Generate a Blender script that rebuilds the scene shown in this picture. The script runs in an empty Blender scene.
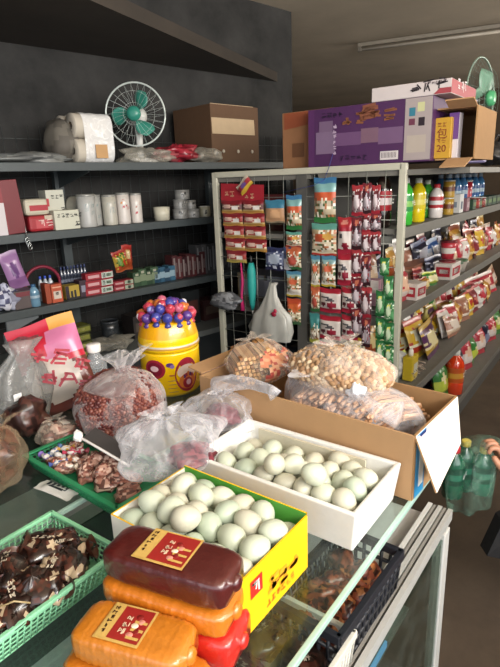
import bpy, bmesh, math, random
from math import sin, cos, pi, radians, sqrt
from mathutils import Vector, Matrix, noise
R = random.Random(7)
col = bpy.context.scene.collection
sc = bpy.context.scene
# ------------------------------------------------------------------ camera
F = 520.0
YAW, PIT, ROLL = radians(37.0), radians(-16.2), radians(-2.1)
fw = Vector((cos(YAW)*cos(PIT), sin(YAW)*cos(PIT), sin(PIT)))
rt0 = Vector((sin(YAW), -cos(YAW), 0)); up0 = rt0.cross(fw)
rt = rt0*cos(ROLL)+up0*sin(ROLL); up = -rt0*sin(ROLL)+up0*cos(ROLL)
EYE = Vector((0, 0, 1.5))
cam = bpy.data.cameras.new('camera'); co = bpy.data.objects.new('camera', cam); col.objects.link(co)
co.matrix_world = Matrix(((rt.x, up.x, -fw.x, EYE.x), (rt.y, up.y, -fw.y, EYE.y), (rt.z, up.z, -fw.z, EYE.z), (0, 0, 0, 1)))
cam.sensor_width = 36; cam.lens = 36*F/667; cam.clip_start = .02; sc.camera = co
def ray(x, y): return rt*((x-250)/F)-up*((y-333.5)/F)+fw
def onz(x, y, z):
    d = ray(x, y); return EYE+d*((z-EYE.z)/d.z)
def depth_at(x, y, dep): return EYE+ray(x, y)*dep
class Frame:                      # a piece of furniture's own axes: x along it, y into it
    def __init__(s, ox, oy, deg):
        s.a = radians(deg); s.M = Matrix.Translation((ox, oy, 0)) @ Matrix.Rotation(s.a, 4, 'Z'); s.I = s.M.inverted()
    def cut(s, px, py, axis, val):
        o = s.I @ EYE; d = (s.I.to_3x3() @ ray(px, py)); t = (val-o[axis])/d[axis]; return o+d*t
W = Frame(0, 0, 0); A = Frame(1.2, 2.1, -10); B = Frame(2.0, .745, 1)
# ------------------------------------------------------------------ materials
def lin(c):
    if isinstance(c, str): c = [int(c[i:i+2], 16)/255 for i in (0, 2, 4)]
    return [x/12.92 if x <= .04045 else ((x+.055)/1.055)**2.4 for x in c]+[1]
_m = {}
def mat(c, rough=.55, metal=0, var=.12, scale=25, bump=0, trans=0, coat=0, spec=.5):
    key = (c, rough, metal, var, scale, bump, trans, coat, spec)
    if key in _m: return _m[key]
    m = bpy.data.materials.new('paint_'+str(c)); m.use_nodes = True; nt = m.node_tree; p = nt.nodes['Principled BSDF']
    p.inputs['Roughness'].default_value = rough; p.inputs['Metallic'].default_value = metal
    p.inputs['Transmission Weight'].default_value = trans; p.inputs['Coat Weight'].default_value = coat
    p.inputs['Specular IOR Level'].default_value = spec
    tc = nt.nodes.new('ShaderNodeTexCoord'); n = nt.nodes.new('ShaderNodeTexNoise'); n.inputs['Scale'].default_value = scale; n.inputs['Detail'].default_value = 4
    nt.links.new(tc.outputs['Object'], n.inputs['Vector'])
    mx = nt.nodes.new('ShaderNodeMix'); mx.data_type = 'RGBA'; L = lin(c)
    mx.inputs[6].default_value = [x*(1-var) for x in L[:3]]+[1]; mx.inputs[7].default_value = [min(1, x*(1+var)) for x in L[:3]]+[1]
    nt.links.new(n.outputs['Fac'], mx.inputs[0]); nt.links.new(mx.outputs[2], p.inputs['Base Color'])
    if bump:
        b = nt.nodes.new('ShaderNodeBump'); b.inputs['Strength'].default_value = bump; b.inputs['Distance'].default_value = .004
        nt.links.new(n.outputs['Fac'], b.inputs['Height']); nt.links.new(b.outputs['Normal'], p.inputs['Normal'])
    _m[key] = m; return m
def film(name, c='f2f2f2', lo=.10, hi=.75, rough=.18, scale=30, bump=.6, streak=.25):
    key = ('film', name)
    if key in _m: return _m[key]
    m = bpy.data.materials.new(name); m.use_nodes = True; nt = m.node_tree; p = nt.nodes['Principled BSDF']; out = nt.nodes['Material Output']
    p.inputs['Base Color'].default_value = lin(c); p.inputs['Roughness'].default_value = rough; p.inputs['Specular IOR Level'].default_value = .8
    tc = nt.nodes.new('ShaderNodeTexCoord'); n = nt.nodes.new('ShaderNodeTexNoise'); n.inputs['Scale'].default_value = scale; n.inputs['Detail'].default_value = 6; n.inputs['Distortion'].default_value = 1.2
    nt.links.new(tc.outputs['Object'], n.inputs['Vector'])
    b = nt.nodes.new('ShaderNodeBump'); b.inputs['Strength'].default_value = bump; b.inputs['Distance'].default_value = .006
    nt.links.new(n.outputs['Fac'], b.inputs['Height']); nt.links.new(b.outputs['Normal'], p.inputs['Normal'])
    lw = nt.nodes.new('ShaderNodeLayerWeight'); lw.inputs['Blend'].default_value = .35; nt.links.new(b.outputs['Normal'], lw.inputs['Normal'])
    mr = nt.nodes.new('ShaderNodeMapRange'); mr.inputs['To Min'].default_value = lo; mr.inputs['To Max'].default_value = hi
    nt.links.new(lw.outputs['Facing'], mr.inputs['Value'])
    r2 = nt.nodes.new('ShaderNodeMapRange'); r2.inputs['From Min'].default_value = .5; r2.inputs['From Max'].default_value = .72; r2.inputs['To Max'].default_value = streak
    nt.links.new(n.outputs['Fac'], r2.inputs['Value'])
    ad = nt.nodes.new('ShaderNodeMath'); ad.operation = 'ADD'; ad.use_clamp = True
    nt.links.new(mr.outputs[0], ad.inputs[0]); nt.links.new(r2.outputs[0], ad.inputs[1])
    tr = nt.nodes.new('ShaderNodeBsdfTransparent'); mx = nt.nodes.new('ShaderNodeMixShader')
    nt.links.new(ad.outputs[0], mx.inputs[0]); nt.links.new(tr.outputs[0], mx.inputs[1]); nt.links.new(p.outputs[0], mx.inputs[2]); nt.links.new(mx.outputs[0], out.inputs['Surface'])
    _m[key] = m; return m
def pane(name, tint, rough=.03, refl=.12, dirt=.06):
    key = ('pane', name)
    if key in _m: return _m[key]
    m = bpy.data.materials.new(name); m.use_nodes = True; nt = m.node_tree; out = nt.nodes['Material Output']; nt.nodes.remove(nt.nodes['Principled BSDF'])
    tr = nt.nodes.new('ShaderNodeBsdfTransparent'); tr.inputs[0].default_value = lin(tint); gl = nt.nodes.new('ShaderNodeBsdfGlossy'); gl.inputs['Roughness'].default_value = rough
    lw = nt.nodes.new('ShaderNodeLayerWeight'); lw.inputs['Blend'].default_value = .5; fr = nt.nodes.new('ShaderNodeMath'); fr.operation = 'POWER'; fr.inputs[1].default_value = 4.0; nt.links.new(lw.outputs['Facing'], fr.inputs[0]); ad = nt.nodes.new('ShaderNodeMath'); ad.operation = 'MULTIPLY_ADD'; ad.inputs[1].default_value = .8; ad.inputs[2].default_value = refl*.3; ad.use_clamp = True
    nt.links.new(fr.outputs[0], ad.inputs[0]); mx = nt.nodes.new('ShaderNodeMixShader')
    nt.links.new(ad.outputs[0], mx.inputs[0]); nt.links.new(tr.outputs[0], mx.inputs[1]); nt.links.new(gl.outputs[0], mx.inputs[2])
    df = nt.nodes.new('ShaderNodeBsdfDiffuse'); df.inputs[0].default_value = lin('8c948c')
    tc = nt.nodes.new('ShaderNodeTexCoord'); n = nt.nodes.new('ShaderNodeTexNoise'); n.inputs['Scale'].default_value = 14; n.inputs['Detail'].default_value = 8; nt.links.new(tc.outputs['Object'], n.inputs['Vector'])
    r2 = nt.nodes.new('ShaderNodeMapRange'); r2.inputs['From Min'].default_value = .45; r2.inputs['From Max'].default_value = .8; r2.inputs['To Min'].default_value = dirt*.3; r2.inputs['To Max'].default_value = dirt*2.2; nt.links.new(n.outputs['Fac'], r2.inputs['Value'])
    m2 = nt.nodes.new('ShaderNodeMixShader'); nt.links.new(r2.outputs[0], m2.inputs[0]); nt.links.new(mx.outputs[0], m2.inputs[1]); nt.links.new(df.outputs[0], m2.inputs[2]); nt.links.new(m2.outputs[0], out.inputs['Surface'])
    _m[key] = m; return m
def concrete(name, c1, c2, scale, rough=.85):
    m = bpy.data.materials.new(name); m.use_nodes = True; nt = m.node_tree; p = nt.nodes['Principled BSDF']; p.inputs['Roughness'].default_value = rough
    tc = nt.nodes.new('ShaderNodeTexCoord'); n = nt.nodes.new('ShaderNodeTexNoise'); n.inputs['Scale'].default_value = scale; n.inputs['Detail'].default_value = 9; n.inputs['Roughness'].default_value = .65
    nt.links.new(tc.outputs['Object'], n.inputs['Vector'])
    r = nt.nodes.new('ShaderNodeValToRGB'); r.color_ramp.elements[0].position = .3; r.color_ramp.elements[1].position = .7
    r.color_ramp.elements[0].color = lin(c1); r.color_ramp.elements[1].color = lin(c2)
    nt.links.new(n.outputs['Fac'], r.inputs[0]); nt.links.new(r.outputs[0], p.inputs['Base Color'])
    b = nt.nodes.new('ShaderNodeBump'); b.inputs['Strength'].default_value = .25; b.inputs['Distance'].default_value = .01; nt.links.new(n.outputs['Fac'], b.inputs['Height']); nt.links.new(b.outputs['Normal'], p.inputs['Normal'])
    return m
FILM = film('clear_bag_film'); MILKY = film('milky_bag_film', 'ffffff', .22, .85, .25, 22, .8, .35); THIN = film('thin_clear_wrap', 'ffffff', .05, .5, .12, 45, .7, .15)
DULL = film('yellowed_bag_film', 'c8b090', .04, .5, .2, 30, .7, .15)
# ------------------------------------------------------------------ mesh builder
_bx = {}
def _rbox(bev):
    return None
class G:
    def __init__(s): s.v = []; s.f = []; s.mi = []; s.mats = []; s.sm = []
    def _i(s, m):
        if m not in s.mats: s.mats.append(m)
        return s.mats.index(m)
    def add(s, vs, fs, m, T=None, smooth=False):
        b = len(s.v); s.v += [tuple(T @ Vector(p)) if T else tuple(p) for p in vs]
        for k, f in enumerate(fs):
            s.f.append([b+i for i in f]); s.mi.append(s._i(m[k] if isinstance(m, list) else m)); s.sm.append(smooth)
        return s
    def box(s, c, d, m, bev=0, T=None):
        x, y, z = d[0]/2, d[1]/2, d[2]/2; T0 = Matrix.Translation(c)
        if T: T0 = T @ T0
        if bev:
            bm = bmesh.new(); bmesh.ops.create_cube(bm, size=1, matrix=Matrix.Diagonal((d[0], d[1], d[2], 1)))
            bmesh.ops.bevel(bm, geom=bm.edges[:], offset=bev, segments=2, affect='EDGES', profile=.5)
            bm.verts.index_update(); s.add([v.co[:] for v in bm.verts], [[v.index for v in f.verts] for f in bm.faces], m, T0); bm.free(); return s
        vs = [(-x, -y, -z), (x, -y, -z), (x, y, -z), (-x, y, -z), (-x, -y, z), (x, -y, z), (x, y, z), (-x, y, z)]
        return s.add(vs, [(0, 3, 2, 1), (4, 5, 6, 7), (0, 1, 5, 4), (2, 3, 7, 6), (1, 2, 6, 5), (3, 0, 4, 7)], m, T0)
    def quad(s, ps, m, T=None): return s.add(ps, [tuple(range(len(ps)))], m, T)
    def lathe(s, prof, m, n=20, T=None, cap=True):   # prof: (r, z[, mat])
        vs = []; fs = []; ms = []
        for r in prof:
            for k in range(n): vs.append((r[0]*cos(2*pi*k/n), r[0]*sin(2*pi*k/n), r[1]))
        for j in range(len(prof)-1):
            mm = prof[j+1][2] if len(prof[j+1]) > 2 else m
            for k in range(n):
                k2 = (k+1) % n; fs.append((j*n+k, j*n+k2, (j+1)*n+k2, (j+1)*n+k)); ms.append(mm)
        if cap:
            fs.append(tuple(range(n))[::-1]); ms.append(m); fs.append(tuple((len(prof)-1)*n+k for k in range(n))); ms.append(prof[-1][2] if len(prof[-1]) > 2 else m)
        return s.add(vs, fs, ms, T, True)
    def tube(s, pts, r, m, n=6, T=None):
        pts = [Vector(p) for p in pts]; vs = []; fs = []
        for i, p in enumerate(pts):
            d = (pts[min(i+1, len(pts)-1)]-pts[max(i-1, 0)]).normalized(); a = d.orthogonal().normalized() if i == 0 else (a-d*a.dot(d)).normalized(); b = d.cross(a)
            rr = r[i] if isinstance(r, (list, tuple)) else r
            for k in range(n): vs.append(p+(a*cos(2*pi*k/n)+b*sin(2*pi*k/n))*rr)
        for i in range(len(pts)-1):
            for k in range(n): fs.append((i*n+k, i*n+(k+1) % n, (i+1)*n+(k+1) % n, (i+1)*n+k))
        fs.append(tuple(range(n))[::-1]); fs.append(tuple((len(pts)-1)*n+k for k in range(n)))
        return s.add(vs, fs, m, T, True)
    def ball(s, c, r, m, nu=12, nv=8, fn=None, T=None):
        rx, ry, rz = (r, r, r) if isinstance(r, (int, float)) else r; vs = []; fs = []
        for j in range(nv+1):
            for i in range(nu):
                a = 2*pi*i/nu; b = -pi/2+pi*j/nv; p = Vector((cos(b)*cos(a), cos(b)*sin(a), sin(b)))
                if fn: p = Vector(fn(p))
                vs.append((c[0]+p.x*rx, c[1]+p.y*ry, c[2]+p.z*rz))
        for j in range(nv):
            for i in range(nu): fs.append((j*nu+i, j*nu+(i+1) % nu, (j+1)*nu+(i+1) % nu, (j+1)*nu+i))
        return s.add(vs, fs, m, T, True)
    def glyph(s, o, ux, uz, size, n, m, cols=None, seed=0, bold=.12, T=None):   # brush-like character marks in a row from o along ux
        r = random.Random(seed); o = Vector(o); ux = Vector(ux).normalized(); uz = Vector(uz).normalized(); nn = ux.cross(uz)*.0004
        for k in range(n):
            q = o+ux*(k*size*1.12)
            for t in range(r.randint(4, 6)):
                if r.random() < .6: a = (r.uniform(0, .25), r.uniform(.05, .95)); b = (r.uniform(.7, 1), a[1]+r.uniform(-.08, .12))
                else: a = (r.uniform(.2, .8), r.uniform(.5, 1)); b = (a[0]+r.uniform(-.4, .4), r.uniform(0, .4))
                P = q+ux*(a[0]*size)+uz*(a[1]*size); Q = q+ux*(b[0]*size)+uz*(b[1]*size); d = (Q-P).normalized(); e = d.cross(nn).normalized()*(size*bold/2)
                s.quad([P+e+nn, P-e+nn, Q-e+nn, Q+e+nn], m, T)
        return s
    def build(s, name, parent=None, fr=None, loc=(0, 0, 0), rz=0, rot=None):
        me = bpy.data.meshes.new(name); me.from_pydata(s.v, [], s.f)
        for m in s.mats: me.materials.append(m)
        me.polygons.foreach_set('material_index', s.mi); me.polygons.foreach_set('use_smooth', s.sm); me.update()
        o = bpy.data.objects.new(name, me); col.objects.link(o)
        if parent: o.parent = parent; o.location = loc; o.rotation_euler = rot or (0, 0, rz)
        else: put(o, fr, loc, rz, rot)
        return o
def put(o, fr=None, loc=(0, 0, 0), rz=0, rot=None):
    M = (fr or W).M @ Matrix.Translation(loc) @ (rot.to_matrix().to_4x4() if hasattr(rot, 'to_matrix') else (Matrix.Rotation(rot[2], 4, 'Z') @ Matrix.Rotation(rot[1], 4, 'Y') @ Matrix.Rotation(rot[0], 4, 'X')) if rot else Matrix.Rotation(rz, 4, 'Z'))
    o.location = M.to_translation(); o.rotation_euler = M.to_euler()
    return o
def tag(o, label, cat, group=None, kind=None):
    o['label'] = label; o['category'] = cat
    if group: o['group'] = group
    if kind: o['kind'] = kind
    return o
def empty(name, fr=None, loc=(0, 0, 0), rz=0, rot=None):
    o = bpy.data.objects.new(name, None); o.empty_display_size = .05; col.objects.link(o); put(o, fr, loc, rz, rot); return o
def dup(root, fr=None, loc=(0, 0, 0), rz=0, rot=None, label=None):
    c = root.copy(); col.objects.link(c); put(c, fr, loc, rz, rot)
    for ch in root.children:
        d = ch.copy(); col.objects.link(d); d.parent = c
        for g in ch.children:
            e = g.copy(); col.objects.link(e); e.parent = d
    if label: c['label'] = label
    return c
def struct(o): o['kind'] = 'structure'; return o
def text_mesh(body, size, m, name, parent, loc, rot, ext=.0003):
    cu = bpy.data.curves.new('lettering', 'FONT'); cu.body = body; cu.size = size; cu.extrude = ext; cu.align_x = 'CENTER'; cu.align_y = 'CENTER'
    t = bpy.data.objects.new('lettering', cu); col.objects.link(t); dg = bpy.context.evaluated_depsgraph_get(); me = bpy.data.meshes.new_from_object(t.evaluated_get(dg))
    bpy.data.objects.remove(t); bpy.data.curves.remove(cu); me.materials.clear(); me.materials.append(m)
    o = bpy.data.objects.new(name, me); col.objects.link(o); o.parent = parent; o.location = loc; o.rotation_euler = rot; return o
ORD = ['first', 'second', 'third', 'fourth', 'fifth', 'sixth', 'seventh', 'eighth', 'ninth', 'tenth', 'eleventh', 'twelfth', 'thirteenth', 'fourteenth']
# pillow pouch: width x, height z (base at 0), front faces -y
def pouch_into(g, w, h, t, paint, nx=10, nz=14, T=None, seed=0, crimp=.07):
    r = random.Random(seed); ph = r.uniform(0, 9)
    for sgn in (-1, 1):
        vs = []; fs = []; ms = []
        for j in range(nz+1):
            for i in range(nx+1):
                u = i/nx; v = j/nz
                e = max(0, 1-abs(2*u-1)**2.6)**.5; q = max(0, min(1, (v-crimp)/.22, (1-crimp-v)/.22)); q = q*q*(3-2*q)
                th = t/2*e*q*(1+.18*sin(9*u+ph+5*v))+.0006
                xx = (u-.5)*w*(1-.05*sin(pi*v))
                vs.append((xx, sgn*th+.003*sin(6*v+ph)*0, v*h+.002*sin(8*u+ph)*(1-q)))
        for j in range(nz):
            for i in range(nx):
                a = j*(nx+1)+i; f = (a, a+1, a+nx+2, a+nx+1); fs.append(f if sgn < 0 else f[::-1]); ms.append(paint((i+.5)/nx, (j+.5)/nz))
        g.add(vs, fs, ms, T, True)
    return g
def band_paint(bands, blob=None, seed=0, speck=None):
    r = random.Random(seed); S = {}
    def f(u, v):
        if blob:
            for (bu, bv, ru, rv, m) in blob:
                if ((u-bu)/ru)**2+((v-bv)/rv)**2 < 1: return m
        if speck:
            k = (int(u*10), int(v*14))
            if k not in S: S[k] = r.random()
            if S[k] < speck[0] and speck[2] < v < speck[3]: return speck[1] if not isinstance(speck[1], list) else r.choice(speck[1])
        for v1, m in bands:
            if v <= v1: return m
        return bands[-1][1]
    return f
def soft(c):  # puts haze into the print colours by greying and darkening them
    v = [int(c[i:i+2], 16) for i in (0, 2, 4)]; l = sum(v)/3; return ''.join('%02x' % int(min(255, (x*.86+l*.14)*.93)) for x in v)
def gl(c): return mat(soft(c), .28, 0, .08, 40, .15, spec=.6)     # glossy printed plastic
def pr(c): return mat(soft(c), .5, 0, .06)                      # printed card
# crumpled bag of film: pear-like with gathered tied neck
def bag_geo(g, m, rx, ry, rz, seed=0, neck=.12, neck_h=.35, flare=.22, nu=48, nv=30, wr=.07, flat=.35, T=None, lean=(0, 0)):
    vs = []; fs = []; n = nv+12
    for j in range(n+1):
        for i in range(nu):
            a = 2*pi*i/nu
            if j <= nv:
                b = -pi/2+(pi*.93)*j/nv; c = cos(b); z = sin(b)
                if z < -flat-.3: z = -flat-.3+(z+flat+.3)*.15
                t = max(0, j/nv-.55)/.45
                w = 1+wr*(.5+2.2*t)*sin(a*11+seed+3*sin(2*a+seed))*.6+wr*1.6*noise.noise(Vector((cos(a)*2+seed, sin(a)*2, j*.12)))*2+wr*.5*sin(a*23+seed*2+j*.1)*t
                c = max(c, neck)
                x, y, z2 = c*w*cos(a), c*w*sin(a), z+wr*.8*noise.noise(Vector((cos(a)*3, sin(a)*3+seed, j*.2)))
                zt = z
            else:
                t = (j-nv)/(n-nv); c = neck+flare*t**1.4; w = 1+.35*t*sin(a*5+seed)+.2*t*sin(a*9+2*seed)
                x, y, z2 = c*w*cos(a), c*w*.7*sin(a), .976+neck_h*t*(1+.2*sin(a*3+seed))
            x += lean[0]*max(0, z2)**2; y += lean[1]*max(0, z2)**2
            vs.append((x*rx, y*ry, (z2+flat+.35)*rz))
    for j in range(n):
        for i in range(nu): fs.append((j*nu+i, j*nu+(i+1) % nu, (j+1)*nu+(i+1) % nu, (j+1)*nu+i))
    fs.append(tuple(range(nu))[::-1])
    return g.add(vs, fs, m, T, True)
def crumple(g, m, pts_r, seed=0, nu=36, amp=.15, T=None):     # loose film draped over a chain of (x,y,z,rx,ry) rings
    vs = []; fs = []
    for j, (x, y, z, rx, ry) in enumerate(pts_r):
        for i in range(nu):
            a = 2*pi*i/nu; w = 1+amp*sin(a*7+seed+j*.6)+amp*.8*noise.noise(Vector((cos(a)*2.5+seed, sin(a)*2.5, j*.5)))*2
            vs.append((x+cos(a)*rx*w, y+sin(a)*ry*w, z+.3*amp*min(rx, ry)*sin(a*5+j+seed)))
    n = len(pts_r)
    for j in range(n-1):
        for i in range(nu): fs.append((j*nu+i, j*nu+(i+1) % nu, (j+1)*nu+(i+1) % nu, (j+1)*nu+i))
    fs.append(tuple((n-1)*nu+i for i in range(nu)))
    return g.add(vs, fs, m, T, True)
def grains(g, n, rad, size, mats, seed=0, squash=(1, 1, 1), zmin=-.9, layers=1, elong=1.5, nu=6, nv=4, flatz=None, T=None):
    r = random.Random(seed)
    for L in range(layers):
        for k in range(n):
            z = 1-2*(k+.5)/n
            if z < zmin: continue
            a = k*2.39996+L; q = sqrt(1-z*z); s = 1-L*size*1.4/rad
            p = Vector((q*cos(a), q*sin(a), z)); p = Vector((p.x*squash[0], p.y*squash[1], p.z*squash[2]))*rad*s*(1+r.uniform(-.025, .025))
            E = Matrix.Translation(p) @ Matrix.Rotation(r.uniform(0, 6.28), 4, 'Z') @ Matrix.Rotation(r.uniform(-.7, .7)+(pi/2 if r.random() < .3 else 0), 4, 'Y')
            g.ball((0, 0, 0), (size*elong, size, size), r.choice(mats), nu, nv, T=(T @ E if T else E))
    return g
# ================================================================== THE ROOM
conc_floor = concrete('worn_brown_floor', '42372d', '5c4e40', 3.5, .6)
conc_ceil = concrete('grey_plaster_ceiling', 'a89c8a', 'c4b6a2', 1.2)
conc_dark = concrete('dark_board_soffit', '2c2620', '3c342c', 1.6)  # dark brown board, tone varied at random
wall_dark = concrete('dark_plaster_wall', '0a0b0b', '363534', 2.6)  # near-black to dark grey plaster, mottled at random
wall_brown = concrete('brown_far_wall', '4a3d30', '5e5040', 2.0)
wall_pale = concrete('pale_shop_wall', '8b8880', 'a09c92', 2.0)
def slab(name, c, d, m, fr=None): g = G(); g.box((0, 0, 0), d, m); o = g.build(name, fr=fr, loc=c); return struct(o)
slab('floor', (3.2, 2.3, -.05), (10.6, 9, .1), conc_floor)
slab('ceiling', (3.2, 2.3, 2.68), (10.6, 9, .1), conc_ceil)
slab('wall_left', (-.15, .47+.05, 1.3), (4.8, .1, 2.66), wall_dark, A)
slab('wall_far', (8.4, 2.3, 1.3), (.1, 8.6, 2.66), wall_brown); slab('wall_side', (5.9, 6.55, 1.3), (5.1, .1, 2.66), wall_brown); slab('wall_return', (3.40, 4.45, 1.3), (.1, 4.2, 2.66), wall_brown)
slab('wall_right', (5.0, -1.9, 1.3), (6.7, .1, 2.66), wall_brown)
slab('wall_back', (-1.6, 2.3, 1.3), (.1, 2.0, 2.66), wall_pale)
# dropped soffit along the left wall
g = G(); P = [(-.6, 1.2), (1.43, 1.764), (3.66, 2.27), (3.6, 2.45), (-.6, 3.0)]
vs = [(x, y, 2.17) for x, y in P]+[(x, y, 2.23) for x, y in P]; n = len(P)
g.add(vs, [tuple(range(n))[::-1], tuple(range(n, 2*n))]+[(i, (i+1) % n, (i+1) % n+n, i+n) for i in range(n)], conc_dark)
struct(g.build('trim_1'))
g = G(); g.tube([onz(222, 95, 2.16), onz(286, 116, 2.10)], .008, mat('8a857c')); struct(g.build('trim_2'))
# door frame behind the camera, where the daylight comes in
g = G()
for y in (-1.85, 1.25): g.box((-1.6, y, 1.3), (.12, .12, 2.6), mat('9a9a98', .4))
g.box((-1.6, -.3, 2.55), (.12, 3.0, .14), mat('9a9a98', .4)); struct(g.build('door_1'))

# ceiling tube lamp (switched off)
t = empty('tube_lamp', loc=(0, 0, 0)); tag(t, 'unlit white fluorescent tube fitting fixed under the grey ceiling', 'lamp')
p0 = onz(358, 47, 2.6); p1 = onz(540, 22.3, 2.6); v = (p1-p0); cc = (p0+p1)/2; L = v.length; ang = math.atan2(v.y, v.x)
t.location = cc; t.rotation_euler = (0, 0, ang)
g = G(); g.box((0, 0, .012), (L, .045, .03), mat('8d8578', .5), .004); g.build('housing', t)
g = G(); g.tube([(-L/2+.03, 0, -.026), (L/2-.03, 0, -.026)], .012, mat('b5ada0', .3), 10); g.build('glass_tube', t)
for s in (-1, 1): g = G(); g.box((s*(L/2-.015), 0, -.02), (.03, .03, .04), mat('6e675d'), .003); g.build('end_cap', t)

# ================================================================== GLASS DISPLAY COUNTERS
alu = mat('cfcfca', .35, .3, .08); white_pvc = mat('cfcfca', .4, 0, .08); GT = pane('counter_glass', 'e6f0ea', .04, .12, .04); GF = pane('front_glass', 'e0eae4', .05, .12, .07)
GE = mat('a9c9bd', .12, 0, .1, 30, spec=.8)
def showcase(y0, y1, label, x0=-.35, x1=1.24):
    t = empty('glass_counter', loc=(x0, y0, 0)); tag(t, label, 'counter'); w = x1-x0; d = y1-y0
    g = G(); g.box((w/2, d/2, .875), (w, d, .008), GT); g.build('glass_top', t)
    g = G(); g.box((w/2, -.005, .8755), (w, .009, .011), GE, .002); g.box((w+.004, d/2, .8755), (.008, d, .011), GE, .002); g.build('polished_edge', t)
    g = G()
    for k, (yy, zz, mm) in enumerate(((.0, .648, alu), (.014, .656, mat('8e8b85')), (.026, .648, alu), (.040, .656, mat('8e8b85')), (.052, .648, white_pvc))):
        g.box((w/2, yy, zz-.01*(k % 2)), (w, .011 if k % 2 == 0 else .006, .03), mm)
    g.build('sliding_track', t)
    g = G(); g.box((w*.42, -.008, .619), (w*.6, .005, .014), mat('4a7fa0', .4)); g.build('blue_price_strip', t)
    g = G(); g.box((w/2, d/2+.03, .622), (w-.01, d-.07, .012), mat('d4d4d6', .35)); g.build('deck_board', t)
    for x in (w-.022, .022):
        for y in (.012, d-.02):
            g = G(); g.box((x, y, .31), (.044, .03, .60), white_pvc, .003); g.build('corner_post', t)
    g = G(); g.box((w/2, 0.004, .335), (w-.09, .005, .52), GF); g.build('lower_front_glass', t)
    g = G(); g.box((w-.006, d/2, .335), (.005, d-.06, .52), GF); g.build('lower_side_glass', t)
    g = G(); g.box((w/2, d/2, .04), (w, d, .08), mat('57544f')); g.build('plinth', t)
    g = G(); g.box((w/2, d/2+.02, .33), (w-.08, d-.12, .01), mat('8f938f', .5)); g.build('lower_shelf', t)
    g = G(); g.box((w/2, d-.006, .45), (w-.09, .006, .8), mat('3b3f3e', .5)); g.build('back_panel', t)
    return t
showcase(.30, .83, 'glass topped display counter nearest the aisle, with aluminium sliding track')
showcase(.865, 1.39, 'second dark glass topped counter behind, under the peanut bag')

def lattice_basket(name, label, cat, sx, sy, sz, colr, loc, rz, n=(18, 10), rows=4, flare=.012, base=True, bar=.0022, group=None, frame=.005):
    t = empty(name, loc=loc, rz=rz); tag(t, label, cat, group); m = mat(colr, .4, 0, .1)
    def pt(u, side, z):   # side 0..3
        f = flare*z/sz; X, Y = sx/2+f, sy/2+f
        return [(-X+2*X*u, -Y), (X, -Y+2*Y*u), (X-2*X*u, Y), (-X, Y-2*Y*u)][side]+(z,)
    for s in range(4):
        g = G(); k = n[0] if s % 2 == 0 else n[1]
        for i in range(k+1):
            g.tube([pt(i/k, s, .002), pt(i/k, s, sz*.9)], bar, m, 4)
        for j in range(rows+1):
            z = sz*.9*j/rows+.002; g.tube([pt(0, s, z), pt(1, s, z)], bar, m, 4)
        g.build('lattice_side', t)
    g = G(); q = [pt(0, s, sz*.94) for s in range(4)]
    for s in range(4):
        a = Vector(pt(0, s, sz*.94)); b = Vector(pt(1, s, sz*.94)); d = (b-a).normalized(); c = (a+b)/2
        T = Matrix.Translation(c) @ Matrix.Rotation(math.atan2(d.y, d.x), 4, 'Z'); g.box((0, 0, 0), ((b-a).length+.006, frame*1.6, sz*.14), m, .0015, T)
    g.build('rim', t)
    g = G(); g.box((0, 0, .0015), (sx, sy, .003), m)
    g.build('base', t); return t

# ---- the two duck egg boxes
eggm = [mat('bfc6b2', .38, 0, .05, 60, .05), mat('c9cbb8', .4, 0, .05, 60, .05), mat('b2beaa', .38, 0, .06, 50, .05), mat('c3c1ae', .42, 0, .05, 60, .05)]
def egg_mesh(m):
    g = G(); g.ball((0, 0, 0), (.0250, .0208, .0208), m, 20, 14, fn=lambda p: (p.x, p.y*(1-.13*p.x), p.z*(1-.13*p.x))); return g
def eggs_in(box, upper, zt, lower, where, group, bounds, mid=None):
    pts = [Vector(onz(px, py, zt)) for px, py in upper]
    x0, x1, y0, y1, zb = bounds
    low = [Vector((x0+.023+(x1-x0-.046)*i/(lower[0]-1), y0+.023+(y1-y0-.046)*j/(lower[1]-1), zb+.021)) for i in range(lower[0]) for j in range(lower[1])]
    if mid: low += [Vector((x0+.045+(x1-x0-.09)*i/(mid[0]-1), y0+.045+(y1-y0-.09)*j/(mid[1]-1), zb+.060)) for i in range(mid[0]) for j in range(mid[1])]
    for it in range(160):
        for i, a in enumerate(pts):
            for j, b in enumerate(pts):
                if j <= i: continue
                d = a-b; L = d.length
                if L < .0445:
                    d = (d/L if L > 1e-6 else Vector((1, 0, 0))); e = d*((.0445-L)*.45); e.z *= .6; a += e; b -= e
            for b in low:
                d = a-b; L = d.length
                if L < .042: a += d/L*(.042-L)
            a.z -= .0011
            a.x = min(max(a.x, x0+.022), x1-.022); a.y = min(max(a.y, y0+.022), y1-.022); a.z = max(a.z, zb+.021)
    # rows as seen, from the front of the picture
    s = sorted(range(len(pts)), key=lambda i: -upper[i][1]); rows = [s[i:i+6] for i in range(0, len(s), 6)]
    names = ['front', 'second', 'third', 'fourth', 'back', 'farthest']
    for r_, row in enumerate(rows):
        row.sort(key=lambda i: upper[i][0])
        for c_, i in enumerate(row):
            o = egg_mesh(R.choice(eggm)).build('duck_egg', loc=pts[i], rot=(R.uniform(0, 6), R.uniform(-.6, .6), R.uniform(0, 6)))
            tag(o, f'pale duck egg in {where}, {ORD[c_]} from left, {names[r_]} row', 'egg', group)
    for k, p in enumerate(low):
        o = egg_mesh(eggm[k % 4]).build('duck_egg', loc=p, rot=(0, R.uniform(-.4, .4), R.uniform(0, 6)))
        tag(o, f'pale duck egg of the bottom layer hidden under others in {where}', 'egg', group+', bottom layer')
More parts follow.
